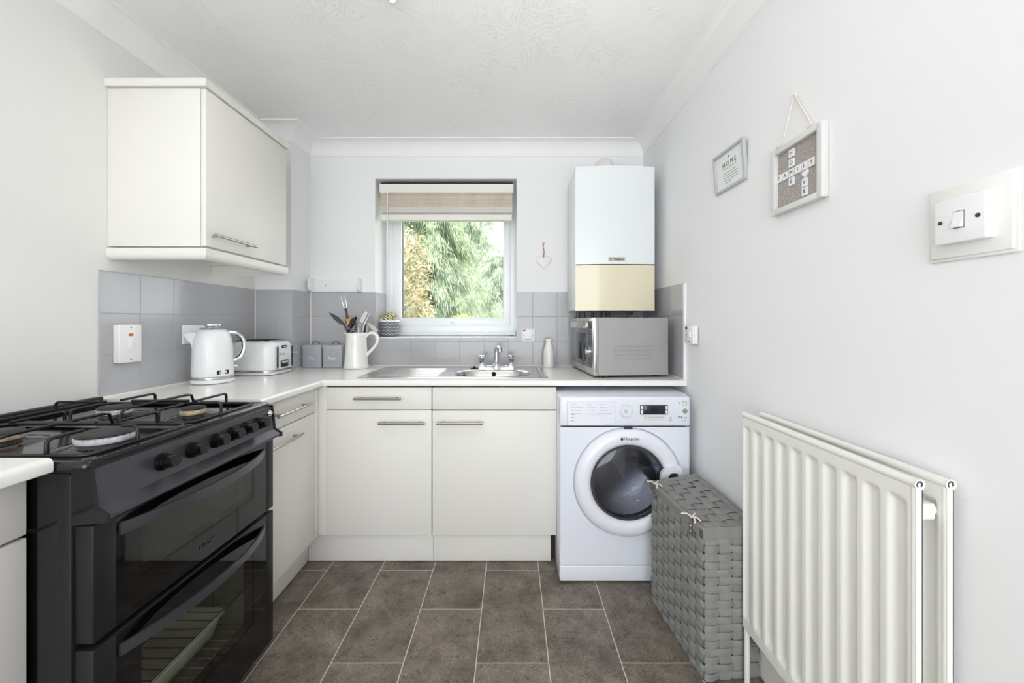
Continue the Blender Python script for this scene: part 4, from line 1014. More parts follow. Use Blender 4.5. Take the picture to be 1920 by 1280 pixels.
for k in range(26):
    x = -.060-.0066*k; 
    if x < -L_+.055: break
    mb.loft([[(x-.0022, .0034, z), (x, .0016+(.002 if z > .13 else 0), z), (x+.0022, .0034, z)] for z in (.032, .08, .13)], closed=False)
lpart(mb, 'rib', K['white'], ts, 60)
tt = lpart(MB().loft([tring(.1762, .028, .04), tring(.1815, .032, .038), tring(.183, .038, .034)]), 'top_plate', K['chrome'], ts, 50)
mb = MB()
for k in range(4):
    y = .050+.045*k-.012+.0; mb.box((-.215, y, .1832), (-.045, y+.022, .1840), .0003)
lpart(mb, 'toast_slot', K['blackmatt'], tt, 0)
for y in (.052, .186):
    mb = MB(); mb.loft([[(x, yy, zz) for yy, zz in rrect(y, .092, .0095-i_, .060-i_, .005, 4)] for x, i_ in ((-.004, 0), (.0005, .0), (.0015, .001), (.0015, .003), (-.001, .0035))])
    sl = lpart(mb, 'lever_slot', K['chrome'], ts, 40); 
    lpart(MB().box((-.0012, y-.0045, .040), (.0018, y+.0045, .146)), 'slot_opening', K['gunmetal2'], sl, 0)
    mb = MB(); mb.box((-.001, y-.003, .108), (.014, y+.003, .114), .001); mb.box((.012, y-.010, .1065), (.034, y+.010, .1160), .003)
    lpart(mb, 'lever', K['chrome'], sl)
bp_ = lpart(MB().box((-.004, .085, .036), (.0015, .153, .073), .004), 'button_panel', K['gunmetal'], ts)
for k in range(3): lpart(MB().box((0, .0935+.0185*k, .058), (.0035, .1065+.0185*k, .069), .002), 'toast_button', K['white'], bp_)
lpart(MB().cyl((0, .119, .047), (.004, .119, .047), .006), 'browning_dial', K['gunmetal2'], bp_)
bd = lpart(MB().box((-.005, .096, .140), (.0012, .138, .1545), .003), 'name_badge', K['gunmetal2'], ts)
text('maker_name', 'Breville', .0088, (.0014, .117, .1472), (0, 1, 0), (0, 0, 1), K['white'], bd, depth=.0004, world=False, bold=.0003)

# ------------------------------------------------------------------ canisters
def canister(x0, x1, y0, dep, lab, word, rz=0.0):
    w = x1-x0; h = .133
    t = thing('canister', lab, 'canister', ((x0+x1)/2, y0+dep/2, .904), rz, 'grey kitchen canisters')
    hx, hy = w/2, dep/2
    mb = MB(); mb.loft([[(x, y, z) for x, y in rrect(0, 0, hx-i_, hy-i_, .006, 3)] for z, i_ in ((.001, .003), (.004, .001), (.036, .001), (.037, .0), (.039, .0), (.040, .001), (.076, .001), (.077, 0), (.079, 0), (.080, .001), (.122, .001))])
    lpart(mb, 'tin', K['canister'], t, 30)
    ld = lpart(MB().loft([[(x, y, z) for x, y in rrect(0, 0, hx+.001-i_, hy+.001-i_, .007, 3)] for z, i_ in ((.118, 0), (.136, 0), (.139, .002), (.140, .006))]), 'lid', K['canister_lid'], t, 40)
    pts = [(-.030, 0, .141), (-.024, 0, .1415), (-.020, 0, .147)]+[(-.020+.040*k/8, 0, .147+.0125*math.sin(PI*k/8)) for k in range(1, 8)]+[(.020, 0, .147), (.024, 0, .1415), (.030, 0, .141)]
    lpart(MB().loft([[(p[0], -.004, p[2]-.001), (p[0], .004, p[2]-.001), (p[0], .004, p[2]+.0014), (p[0], -.004, p[2]+.0014)] for p in pts]), 'lid_handle', K['iron'], ld, 60)
    text('printed_word', word, .024, (0, -hy-.0003, .060), *FRONT, K['whiteink'], t, depth=.0003, world=False, bold=.0004, sx=.92)
canister(-1.281, -1.163, 2.372, .112, 'grey tin canister printed Tea, beside the toaster', 'Tea')
canister(-1.157, -1.040, 2.370, .112, 'grey tin canister printed Sugar, next to the white jug', 'Sugar', .06)

# ------------------------------------------------------------------ jug and utensils
jx, jy, jz = -.942, 2.355, .904
jg = thing('jug', 'tall white ceramic jug holding kitchen utensils left of the sink', 'jug', (jx, jy, jz))
op = [(.066, 0), (.072, .004), (.0725, .016), (.068, .03), (.064, .09), (.060, .16), (.059, .20), (.0605, .215)]
ip = [(.0585, .2165), (.056, .21), (.055, .16), (.060, .05), (.055, .012), (0, .010)]
mb = MB(); rings = []
for r, z in op+ip[:-1]:
    f = max(0, (z-.165)/.05)**2 if z > .165 else 0
    rings.append([(r*math.cos(a)-(.022*f*math.exp(-((a-PI)/.32)**2)), r*math.sin(a)*(1-.1*f*math.exp(-((a-PI)/.5)**2)), z+.006*f*math.exp(-((a-PI)/.3)**2)) for a in [2*PI*k/48 for k in range(48)]])
mb.loft(rings); lpart(mb, 'jug_body', K['ceramic'], jg, 60)
pts = [(.055, 0, .190), (.072, 0, .207), (.092, 0, .214), (.114, 0, .208), (.128, 0, .190), (.130, 0, .170), (.122, 0, .146), (.106, 0, .124), (.086, 0, .104), (.070, 0, .088), (.063, 0, .074)]
def smooth_pts(p, n=4):
    out = []; p = [Vector(q) for q in p]
    for i in range(len(p)-1):
        p0 = p[max(i-1, 0)]; p1 = p[i]; p2 = p[i+1]; p3 = p[min(i+2, len(p)-1)]
        for k in range(n):
            t = k/n; out.append(.5*((2*p1)+(-p0+p2)*t+(2*p0-5*p1+4*p2-p3)*t*t+(-p0+3*p1-3*p2+p3)*t**3))
    out.append(p[-1]); return out
sp = smooth_pts(pts); lpart(MB().tube(sp, [.0095]*len(sp), 12), 'jug_handle', K['ceramic'], jg, 60)
mb = MB(); hp_ = []
for k in range(40):
    a = 2*PI*k/40; hx_ = .020*(math.sin(a)**3); hz_ = .020*(13*math.cos(a)-5*math.cos(2*a)-2*math.cos(3*a)-math.cos(4*a))/16
    z = .142+hz_; r = .0645-(z-.09)*.045; hp_.append((hx_, -math.sqrt(max(r*r-hx_*hx_, 0))-.0002, z))
lpart(MB().tube(hp_, .0008, 6, closed=True), 'embossed_heart', K['ceramic'], jg)
def flat(mb, pts, y, th=.0025, bend=0):
    mb.prism(pts, 'y', y-th/2, y+th/2); return mb
def strip(mb, a, b, w0, w1, y0, y1, th=.003, wm=None):
    """tapered flat bar from a to b in the x-z plane, with an optional belly width"""
    a = Vector((a[0], y0, a[1])); b = Vector((b[0], y1, b[1])); d = (b-a).normalized(); s = Vector((-d.z, 0, d.x)); n = d.cross(s).normalized(); rings = []
    for k in range(9):
        t = k/8; w = (w0*(1-t)+w1*t) if wm is None else (w0*(1-t)+w1*t)+wm*math.sin(PI*t)
        p = a+(b-a)*t; rings.append([p-s*w/2-n*th/2, p+s*w/2-n*th/2, p+s*w/2+n*th/2, p-s*w/2+n*th/2])
    mb.loft(rings)
U = lambda x, z: (x, z)
inz = 1.02
f = thing('carving_fork', 'two-pronged carving fork with a black neck standing tallest in the jug', 'fork', (-1.0, jy, 1.1))
mb = MB(); 
for xa, xb in ((-1.034, -1.014), (-1.011, -.998)): mb.tube([(xa-.001, jy, 1.343), (xa+.006, jy, 1.31), (xb, jy, 1.262)], [.0006, .0018, .0024], 8)
part(mb, 'prong', K['steel'], f)
mb = MB(); strip(mb, (-1.006, 1.266), (-.993, 1.20), .020, .022, jy, jy, .006, -.009); part(mb, 'neck', K['utensil'], f)
mb = MB(); strip(mb, (-.990, 1.205), (-.984, 1.165), .022, .022, jy, jy, .012); strip(mb, (-.984, 1.165), (-.960, inz), .018, .014, jy, jy, .010); part(mb, 'wooden_handle', K['wood'], f)
f = thing('turner', 'dark grey oval turner leaning out of the jug to the left', 'utensil', (-1.0, jy, 1.1))
mb = MB(); strip(mb, (-1.100, 1.2405), (-1.008, 1.165), .004, .012, jy-.01, jy-.008, .003, .020); strip(mb, (-1.010, 1.166), (-.945, inz), .010, .010, jy-.008, jy, .005); part(mb, 'turner_blade', K['utensil'], f)
f = thing('wooden_spoon', 'brown spoon head behind the orange fork handle in the jug', 'spoon', (-.98, jy+.02, 1.1))
mb = MB(); mb.lathe([(0, -.004), (.012, -.003), (.017, 0), (.012, .003), (0, .004)], (-1.002, jy+.022, 1.185), 20, 'y'); strip(mb, (-.999, 1.175), (-.955, inz), .008, .008, jy+.022, jy+.01, .006); part(mb, 'spoon', K['leather'], f)
f = thing('serving_spoon', 'black curved serving spoon in the middle of the jug', 'spoon', (-.96, jy-.02, 1.1))
mb = MB(); rings = []
A = Vector((-.932, jy-.022, 1.214)); B = Vector((-.990, jy-.022, 1.128))
for k in range(11):
    t = k/10; w = .034*math.sin(PI*min(max(t*.92+.05, 0), 1))**.7; p = A+(B-A)*t; d = (B-A).normalized(); s = Vector((-d.z, 0, d.x)); dp = .012*math.sin(PI*t)
    rings.append([p-s*w/2, p+Vector((0, dp, 0)), p+s*w/2, p+Vector((0, dp+.003, 0))])
mb.loft(rings); strip(mb, (-.985, 1.135), (-.945, inz), .010, .008, jy-.022, jy-.005, .005); part(mb, 'spoon', K['blackplastic'], f, 60)
f = thing('slotted_spoon', 'grey slotted spoon with angled slots in the front of the jug', 'spoon', (-.94, jy-.03, 1.1))
mb = MB()
for k in range(6):
    z = 1.130+.0125*k; mb.tube([(-.967+.001*k, jy-.034, z+.004), (-.935+.001*k, jy-.034, z-.006)], .0024, 6)
mb.tube([(-.967, jy-.034, 1.125), (-.970, jy-.034, 1.165), (-.962, jy-.034, 1.198), (-.948, jy-.034, 1.206), (-.934, jy-.034, 1.198), (-.928, jy-.034, 1.165), (-.934, jy-.034, 1.125)], .0032, 8, closed=True)
strip(mb, (-.950, 1.126), (-.945, inz), .009, .008, jy-.034, jy-.01, .004); part(mb, 'spoon', K['utensil'], f, 60)
f = thing('whisk', 'steel whisk with wire loops standing low in the jug', 'whisk', (-.92, jy-.02, 1.1))
mb = MB()
for k in range(4):
    a = PI*k/4; pts = []
    for q in range(13):
        t = PI*q/12; rr = .016*math.sin(t)**.8 if math.sin(t) > 0 else 0
        pts.append((-.917+.016*math.cos(t)*math.cos(a), jy-.02+.016*math.cos(t)*math.sin(a), 1.12+.062*math.sin(t)))
    mb.tube(pts, .001, 6)
mb.tube([(-.917, jy-.02, 1.125), (-.925, jy-.01, inz)], .006, 10); part(mb, 'whisk', K['steel'], f, 60)
f = thing('tongs', 'steel kitchen tongs with two flat arms sticking up right in the jug', 'tongs', (-.9, jy, 1.1))
mb = MB(); strip(mb, (-.878, 1.246), (-.920, 1.165), .020, .018, jy-.008, jy-.008, .002, .004); strip(mb, (-.920, 1.167), (-.935, inz), .016, .014, jy-.008, jy-.008, .002); part(mb, 'arm', K['steel'], f)
mb = MB(); strip(mb, (-.866, 1.246), (-.898, 1.165), .010, .010, jy+.008, jy+.006, .004, .002); strip(mb, (-.898, 1.167), (-.925, inz), .010, .010, jy+.006, jy, .003); part(mb, 'arm', K['steel'], f)
f = thing('peeler', 'black handled peeler standing against the right rim of the jug', 'utensil', (-.89, jy, 1.1))
mb = MB(); strip(mb, (-.8925, 1.183), (-.900, inz), .011, .010, jy+.01, jy+.005, .007); part(mb, 'peeler', K['blackplastic'], f)
f = thing('spatula', 'pale translucent spatula leaning over the jug handle', 'spatula', (-.86, jy+.02, 1.1))
mb = MB(); strip(mb, (-.884, 1.178), (-.826, 1.126), .010, .022, jy+.03, jy+.03, .002, .006); strip(mb, (-.884, 1.160), (-.905, inz), .009, .008, jy+.03, jy+.015, .004); part(mb, 'spatula', K['sticker'], f)

# ------------------------------------------------------------------ milk bottle ornament
bt = thing('bottle', 'small white ceramic milk bottle right of the sink', 'bottle', (.229, 2.418, .904))
lpart(MB().lathe([(.030, 0), (.034, .004), (.035, .012), (.035, .085), (.033, .105), (.026, .128), (.0205, .145), (.0195, .160), (.0215, .166), (.0215, .173), (.019, .176), (.016, .174), (.016, .150), (0, .150)], (0, 0, 0), 40), 'bottle_body', K['ceramic'], bt, 50)
pts = [(.012*math.sin(a)**3, 0, .080+.013*(13*math.cos(a)-5*math.cos(2*a)-2*math.cos(3*a)-math.cos(4*a))/16) for a in [2*PI*k/32 for k in range(32)]]
lpart(MB().tube([(x, -math.sqrt(.0352**2-x*x), z) for x, y, z in pts], .0006, 5, closed=True), 'embossed_heart', K['ceramic'], bt)

# ------------------------------------------------------------------ cactus pot on the sill
px_, py_, pz_ = -.822, 2.606, WZ0+.0035
pt = thing('plant_pot', 'charcoal pot with white zigzag pattern and small cacti on the window sill', 'plant', (px_, py_, pz_))
lpart(MB().lathe([(r*1.05, z*1.07) for r, z in [(.040, 0), (.042, .004), (.047, .012), (.056, .04), (.061, .07), (.063, .090), (.0635, .094), (.060, .096), (.057, .090), (.05, .080), (0, .080)]], (0, 0, 0), 48), 'pot', K['pot'], pt, 50)
lpart(MB().lathe([(r*1.05, z*1.07) for r, z in [(.0632, .090), (.0655, .091), (.066, .099), (.064, .101), (.060, .100), (.058, .093)]], (0, 0, 0), 48), 'pot_rim', K['ceramic'], pt, 50)
def pr(z):
    z = z/1.07
    P_ = [(0, .040), (.012, .047), (.04, .056), (.07, .061), (.09, .063)]
    for i in range(4):
        if z <= P_[i+1][0]: t = (z-P_[i][0])/(P_[i+1][0]-P_[i][0]); return (P_[i][1]*(1-t)+P_[i+1][1]*t)*1.05
    return .0662
for zc in (.084, .062, .040, .019):
    pts = []
    for k in range(96):
        a = 2*PI*k/96; q = (k/96*13) % 1; z = zc+.009*(abs(q-.5)*4-1)*.9*.7; pts.append(((pr(z)+.0004)*math.cos(a), (pr(z)+.0004)*math.sin(a), z))
    lpart(MB().tube(pts, .0013, 5, closed=True), 'zigzag_line', K['white'], pt, 60)
lpart(MB().lathe([(.057, .090), (.03, .094), (0, .095)], (0, 0, 0), 24), 'gravel', K['soil'], pt)
for x, y, r, h0 in ((-.030, -.018, .026, .106), (.002, -.026, .030, .108), (.034, -.014, .023, .104), (.008, .014, .036, .130), (-.02, .03, .026, .106)):
    rings = []
    for k in range(1, 10):
        t = PI*k/10; rings.append([(x+r*math.sin(t)*(1+.10*math.cos(14*a))*math.cos(a), y+r*math.sin(t)*(1+.10*math.cos(14*a))*math.sin(a), h0-r*math.cos(t)*.95) for a in [2*PI*q/56 for q in range(56)]])
    lpart(MB().loft(rings), 'cactus_ball', K['cactus'], pt, 60)

# ------------------------------------------------------------------ paper towel bracket
br = thing('towel_roll_holder', 'empty white paper towel roll holder screwed above the grey tiles', 'holder', (-1.12, 2.49, 1.41))
mb = MB(); mb.box((-1.270, 2.486, 1.377), (-.965, YB-.0005, 1.452), .004)
part(mb, 'back_plate', K['white'], br)
for x in (-1.268, -.968):
    out = [(YB-.0008, 1.377), (YB-.0008, 1.456), (2.475, 1.460)]+[(2.452-.028*math.sin(PI*k/10), 1.420+.040*math.cos(PI*k/10)) for k in range(11)]+[(2.475, 1.378)]
    ar = part(MB().prism(out, 'x', x-.006, x+.006), 'end_arm', K['white'], br, 40)
    part(MB().cyl((x-.009, 2.450, 1.420), (x+.009, 2.450, 1.420), .010), 'roll_pin', K['oldwhite'], ar)
part(MB().cyl((-1.19, 2.4862, 1.418), (-1.19, 2.4852, 1.418), .003), 'screw', K['gunmetal'], br)

# ------------------------------------------------------------------ microwave
mw = thing('microwave_oven', 'grey and silver microwave oven turned to face left on the worktop', 'microwave', (.409, 1.947, .904), math.radians(4.6))
WD, DP, z0, z1 = .388, .488, .011, .303
lpart(MB().box((.022, 0, z0), (WD, DP, z1), .005, 3), 'case', K['grey_body'], mw)
mb = MB()
for k in range(4): mb.box((.105, -.0032, .092+.0215*k), (.300, .0005, .0975+.0215*k), .0015)
lpart(mb, 'side_vent_ridge', K['grey_body'], mw)
lpart(MB().cyl((.197, -.002, .038), (.197, .001, .038), .0045), 'screw', K['chrome'], mw)
fr = lpart(MB().box((.0, -.0015, z0), (.0215, DP+.001, z1), .003), 'front_frame', K['steel'], mw)
lpart(MB().box((-.0015, .030, .045), (.001, .475, .286), .001), 'door_panel', K['smoke'], mw, label='smoked grey glass door')
lpart(MB().box((-.0035, .145, .072), (-.001, .440, .222), .001), 'door_window', K['darkglass'], mw)
lpart(MB().box((-.006, .125, .246), (-.0012, .485, .284), .001), 'mirror_strip', K['mirror_strip'], mw)
lpart(MB().box((-.004, .032, .246), (-.0012, .118, .284), .001), 'display', K['darkglass'], mw)
for r_ in range(5): lpart(MB().box((-.0045, .038, .168+.0155*r_), (-.001, .062, .178+.0155*r_), .001).box((-.0045, .070, .168+.0155*r_), (-.001, .094, .178+.0155*r_), .001), 'keypad_button', K['gunmetal'], mw)
for r_ in range(2): lpart(MB().box((-.0045, .045, .060+.02*r_), (-.001, .085, .072+.02*r_), .001), 'keypad_button', K['gunmetal'], mw)
lpart(MB().cyl((-.001, .066, .128), (-.006, .066, .128), .024, seg=32).cyl((-.006, .066, .128), (-.022, .066, .128), .0175, .0165, seg=32), 'selector_knob', K['chrome'], mw)
lpart(MB().box((-.0019, .255, .0535), (-.0014, .285, .0575)), 'door_print', K['greyink'], mw, 0)
for x in (.05, .34):
    for y in (.04, .44): lpart(MB().cyl((x, y, 0), (x, y, z0+.001), .014), 'foot', K['blackplastic'], mw)
lpart(MB().box((.08, .03, .004), (.28, .42, z0+.001)), 'base_pan', K['blackmatt'], mw, 0)
lpart(MB().box((WD-.001, .12, .235), (WD+.012, .17, .262), .002).tube([(WD+.006, .15, .24), (WD+.010, .15, .19), (WD-.0+.01, .2, .13)], .004, 8), 'power_plug', K['blackplastic'], mw)

# ------------------------------------------------------------------ boiler
bo = thing('boiler', 'white wall boiler with curved front and yellowed cream lower flap', 'boiler', (.571, 2.32, 1.246))
bx0, bx1 = .3515, .7905
part(MB().box((bx0+.002, 2.176, 1.250), (bx1-.002, YB-.0075, 2.040), .003), 'boiler_case', K['boiler_side'], bo)
def arc_panel(za, zb, bulge=.020, y=2.158):
    n = 16; fr_ = []; bk = []
    for k in range(n+1):
        t = -1+2*k/n; x = (bx0+bx1)/2+(bx1-bx0)/2*t; fr_.append((x, y-bulge*(1-t*t)))
    pts = fr_+[(bx1, 2.175), (bx0, 2.175)]
    return MB().prism(pts, 'z', za, zb)
part(arc_panel(1.503, 2.044), 'front_cover', K['boiler'], bo, 20)
part(arc_panel(1.246, 1.4985), 'lower_flap', K['cream'], bo, 20, label='yellowed cream lower flap')
part(MB().box((bx0+.004, 2.150, 1.4985), (bx1-.004, 2.17, 1.503)), 'flap_gap', K['blackmatt'], bo, 0)
yb_ = 2.1385
bd = part(MB().box((.530, yb_-.0012, 1.519), (.622, yb_+.002, 1.541), .001), 'name_badge', K['sticker'], bo)
text('maker_name', 'Vaillant', .0205, (.5845, yb_-.0018, 1.5295), *FRONT, K['ink'], bd, depth=.0004, bold=.0003, sx=.92)
mb = MB(); cx_, cz_ = .5405, 1.530
mb.tube([(cx_+.0075*math.cos(a), yb_-.002, cz_+.0085*math.sin(a)) for a in [2*PI*k/20 for k in range(20)]], .0009, 5, closed=True); mb.tube([(cx_-.004, yb_-.002, cz_+.005), (cx_, yb_-.002, cz_-.004), (cx_+.004, yb_-.002, cz_+.005)], .001, 5)
part(mb, 'maker_mark', K['ink'], bd)
fl = []
for k in range(13):
    a = PI/2*k/12; fl.append((.566, 2.335+.085*(1-math.cos(a)), 2.055+.085*math.sin(a)))
mb = MB(); mb.cyl((.566, 2.335, 2.038), (.566, 2.335, 2.056), .060, seg=28); mb.tube(fl+[(.566, YB-.001, 2.140)], .053, 24)
part(mb, 'flue_elbow', K['oldwhite'], bo, 50)
for x, r in ((.420, .011), (.457, .0075), (.512, .0075), (.567, .0075), (.611, .011)):
    part(MB().tube([(x, 2.4775, 1.252), (x, 2.4775, .93)], r, 12), 'pipe', K['copperpipe'], bo)
part(MB().tube([(.692, 2.3, 1.249), (.70, 2.34, 1.232), (.725, 2.42, 1.222), (.73, 2.488, 1.215)], .0025, 6), 'control_wire', K['rope'], bo)
part(MB().lathe([(.012, 0), (.020, .004), (.020, .014), (.010, .018)], (.725, 2.40, 1.2295), 16), 'drain_valve', K['copperpipe'], bo)

# ------------------------------------------------------------------ switches and sockets
def plate(name, label, org, xd, w, h, dep, box_dep=0.0, cat='switch', bev=.003, m='switch'):
    """face plate centred on org; xd reading direction; built with local axes x, z and outward normal"""
    t = thing(name, label, cat, org)
    X = Vector(xd); Z = Vector((0, 0, 1)); N = X.cross(Z)
    def B(x0, x1, z0, z1, d0, d1, bv=.001):
        a = X*x0+Z*z0+N*d0; b = X*x1+Z*z1+N*d1; return MB().box(tuple(a), tuple(b), bv)
    if box_dep: lpart(B(-w/2+.001, w/2-.001, -h/2+.001, h/2-.001, 0, box_dep, .001), 'back_box', K['oldwhite'], t)
    lpart(B(-w/2, w/2, -h/2, h/2, box_dep, box_dep+dep, bev), 'face_plate', K[m], t)
    return t, B, X, Z, N, box_dep+dep
def screws(t, X, Z, N, d, pts, r=.0034):
    for x, z in pts:
        c = X*x+Z*z; lpart(MB().cyl(c+N*(d-.001), c+N*(d+.0008), r, seg=14), 'screw', K['gunmetal'], t)
t, B, X, Z, N, d = plate('cooker_switch', 'tall white cooker switch with amber neon on the left tiled wall', (XL+.0065, 1.510, 1.102), (0, 1, 0), .088, .147, .010, .016, 'switch')
screws(t, X, Z, N, d, [(0, .062), (0, -.062)], .0028)
lpart(B(-.009, .009, .028, .040, d-.001, d+.0008, .0004), 'neon_light', K['amber'], t); lpart(B(-.0095, .0095, -.018, .018, d-.001, d+.0045, .002), 'rocker', K['white'], t)
t, B, X, Z, N, d = plate('double_socket', 'white socket plate on the tiles behind the kettle', (XL+.0065, 1.845, 1.126), (0, 1, 0), .148, .087, .010, .0, 'socket')
for sx in (-.037, .037):
    for a, b in ((-.002, .002), ): lpart(B(sx-.003, sx+.003, -.002, .008, d-.002, d+.0004, .0003).box(tuple(X*(sx-.012)+Z*(-.018)+N*(d-.002)), tuple(X*(sx-.006)+Z*(-.013)+N*(d+.0004))).box(tuple(X*(sx+.006)+Z*(-.018)+N*(d-.002)), tuple(X*(sx+.012)+Z*(-.013)+N*(d+.0004))), 'socket_holes', K['ink'], t, 0)
    lpart(B(sx-.007, sx+.007, .022, .036, d-.001, d+.004, .001), 'rocker', K['white'], t)
pg = thing('mains_plug', 'white mains plug pushed into the socket behind the kettle', 'plug', (XL+.0165, 1.808, 1.118)); lpart(MB().box((0, -.022, -.026), (.019, .022, .022), .005), 'plug_body', K['white'], pg)
lpart(MB().tube([(.012, 0, -.024), (.012, .03, -.07), (.012, .09, -.15), (.02, .13, -.205)], .003, 8), 'cord', K['white'], pg)
t, B, X, Z, N, d = plate('fused_spur', 'small square white fused switch with red neon right of the window', (.104, YB-.0065, 1.100), (1, 0, 0), .086, .086, .009, 0, 'switch')
screws(t, X, Z, N, d, [(-.030, 0), (.030, 0)], .0028)
lpart(B(-.034, -.018, .025, .035, d-.001, d+.0008, .0004), 'neon_light', K['red'], t); lpart(B(.008, .022, -.014, .014, d-.001, d+.004, .002), 'rocker', K['white'], t)
text('print', 'SPUR', .006, X*0+Z*(-.027)+N*(d+.0001), X, Z, K['greyink'], t, depth=.0001, world=False) if False else lpart(B(-.018, .018, -.029, -.026, d, d+.0002, 0), 'print_line', K['greyink'], t, 0)
t, B, X, Z, N, d = plate('heating_switch', 'small white surface switch on the right wall at the tile edge', (XR-.0065, 1.790, 1.127), (0, -1, 0), .080, .083, .008, .015, 'switch')
screws(t, X, Z, N, d, [(-.030, 0), (.030, 0)], .0028)
lpart(B(-.036, -.018, .024, .036, d-.001, d+.0008, .0004), 'neon_window', K['ink'], t); lpart(B(.0, .018, -.012, .013, d-.001, d+.006, .002), 'rocker', K['white'], t)
lpart(B(-.010, .014, -.034, -.029, d, d+.0002, 0), 'print_line', K['greyink'], t, 0)
t = thing('light_switch', 'white light switch on a stepped square backing plate on the right wall', 'switch', (XR, .712, 1.373))
mb = MB()
mb.box((-.006, -.070, -.071), (0, .070, .071), .003); mb.box((-.0095, -.064, -.065), (-.005, .064, .065), .002)
lpart(mb, 'backing_plate', K['oldwhite'], t)
X = Vector((0, -1, 0)); Z = Vector((0, 0, 1)); N = Vector((-1, 0, 0)); oy = -.006
lpart(MB().box((-.018, -.0405+.0, -.0405), (-.009, .0405, .0405), .001), 'back_box', K['oldwhite'], t)
lpart(MB().box((-.0265, -.0415, -.0415), (-.018, .0415, .0415), .003, 3), 'face_plate', K['white'], t)
for y in (-.030, .030): lpart(MB().cyl((-.0262, y, 0), (-.0275, y, 0), .0038, seg=16), 'screw', K['gunmetal'], t)
mb = MB(); mb.prism([(-.0262, .0145), (-.0275, .0145), (-.0285, 0), (-.0335, -.0135), (-.0325, -.0145), (-.0262, -.0145)], 'y', -.0080, .0080)
lpart(mb, 'rocker', K['white'], t, 20); lpart(MB().box((-.0266, -.0092, -.0158), (-.0260, .0092, .0158)), 'rocker_gap', K['rubber'], t, 0)

# ------------------------------------------------------------------ heart and pictures
ht = thing('hanging_heart', 'small white heart ornament hanging right of the window', 'ornament', (.2025, YB-.001, 1.62))
def heart(s, n=48): return [(s*math.sin(a)**3, s*(13*math.cos(a)-5*math.cos(2*a)-2*math.cos(3*a)-math.cos(4*a))/16) for a in [2*PI*k/n for k in range(n)]]
rings = [[(x*k, -y, z*k-.048) for x, z in heart(.051)] for y, k in ((.001, .95), (.004, 1), (.010, 1), (.013, .93))]
lpart(MB().loft(rings), 'heart', K['oldwhite'], ht, 40)
lpart(MB().tube([(x*.82, -.0133, z*.82-.048) for x, z in heart(.051)], .0008, 5, closed=True), 'stitching', K['sticker'], ht)
lpart(MB().tube([(0, -.006, -.022), (-.002, -.005, .02), (-.001, -.004, .052), (.004, -.004, .074), (-.005, -.004, .076), (-.003, -.004, .052), (.004, -.005, .02), (.002, -.006, -.022)], .0016, 6), 'string', K['string'], ht)

def pict(name, label, cy, cz, w, h, fw, dep, m, lean=0.0, roll=0.0):
    t = thing(name, label, 'picture', (XR-.0015, cy, cz)); t.rotation_euler = (roll, lean, 0)
    mb = MB()
    for (y0, y1, a, b) in ((-w/2, -w/2+fw, -h/2, h/2), (w/2-fw, w/2, -h/2, h/2), (-w/2+fw-.0005, w/2-fw+.0005, -h/2, -h/2+fw), (-w/2+fw-.0005, w/2-fw+.0005, h/2-fw, h/2)):
        mb.box((-dep, y0, a), (0, y1, b), .0008)
    lpart(mb, 'frame', K[m], t)
    return t
t = pict('framed_print', 'small grey framed print headed HOME on the right wall', 1.492, 1.7745, .205, .150, .0105, .014, 'frame_grey', -.09, .02)
t.location.x = XR-.003
lpart(MB().box((-.006, -.094, -.066), (-.004, .094, .066)), 'print_paper', K['paper'], t, 0)
text('print_title', 'HOME', .026, (-.0062, 0, .022), (0, -1, 0), (0, 0, 1), K['ink'], t, depth=.0002, world=False, space=1.5, sx=1.0)
lpart(MB().box((-.0064, -.045, .0065), (-.0061, .045, .0078)), 'title_rule', K['ink'], t, 0)
lpart(MB().add([(-.0064, x, z+.047) for x, z in heart(.006)], [tuple(range(48))]), 'heart_mark', K['greyink'], t, 0)
for k, (a, b) in enumerate(((-.040, .040), (-.052, .040), (-.052, .040), (-.052, .040), (-.010, .040))):
    lpart(MB().box((-.0063, a+.0, -.010-.0095*k), (-.0061, b, -.0085-.0095*k)), 'print_line', K['ink'], t, 0)

t = pict('letter_frame', 'pale silver square frame with letter tiles on linen, hung by rope', 1.1355, 1.6205, .202, .202, .0165, .020, 'frame_silver')
lpart(MB().box((-.008, -.085, -.085), (-.004, .085, .085)), 'linen_backing', K['linen'], t, 0)
def letter(ch, y, z):
    y -= 1.1355; z -= 1.6205
    tl = lpart(MB().box((-.0125, y-.0108, z-.0118), (-.008, y+.0108, z+.0118), .0008, 1), 'letter_tile', K['letter'], t)
    text('letter', ch, .0165, (-.0127, y, z), (0, -1, 0), (0, 0, 1), K['ink'], tl, depth=.0002, world=False)
for k, ch in enumerate('FAMILY'): letter(ch, 1.2095-.0262*k, 1.6290)
for ch, z in (('H', 1.6870), ('O', 1.6580), ('E', 1.6025)): letter(ch, 1.157, z)
for ch, z in (('V', 1.5815), ('E', 1.5560)): letter(ch, 1.1047, z)
yh, zh = 1.1047-1.1355, 1.6065-1.6205
lpart(MB().loft([[(x0, yh+x*k, zh+z*k) for x, z in heart(.0125)] for x0, k in ((-.008, 1), (-.011, 1), (-.0125, .85))]), 'wooden_heart', K['letter'], t, 40)
nl = (-.004, 1.153-1.1355, 1.859-1.6205)
rp = [(-.012, .068, .1015), (-.010, .060, .12), (-.007, .035, .190), (nl[0]-.002, nl[1]+.002, nl[2]), (nl[0]-.002, nl[1]-.002, nl[2]), (-.007, -.015, .180), (-.010, -.055, .115), (-.012, -.060, .1015)]
lpart(MB().tube(rp, .0021, 8), 'hanging_rope', K['rope'], t, 60)
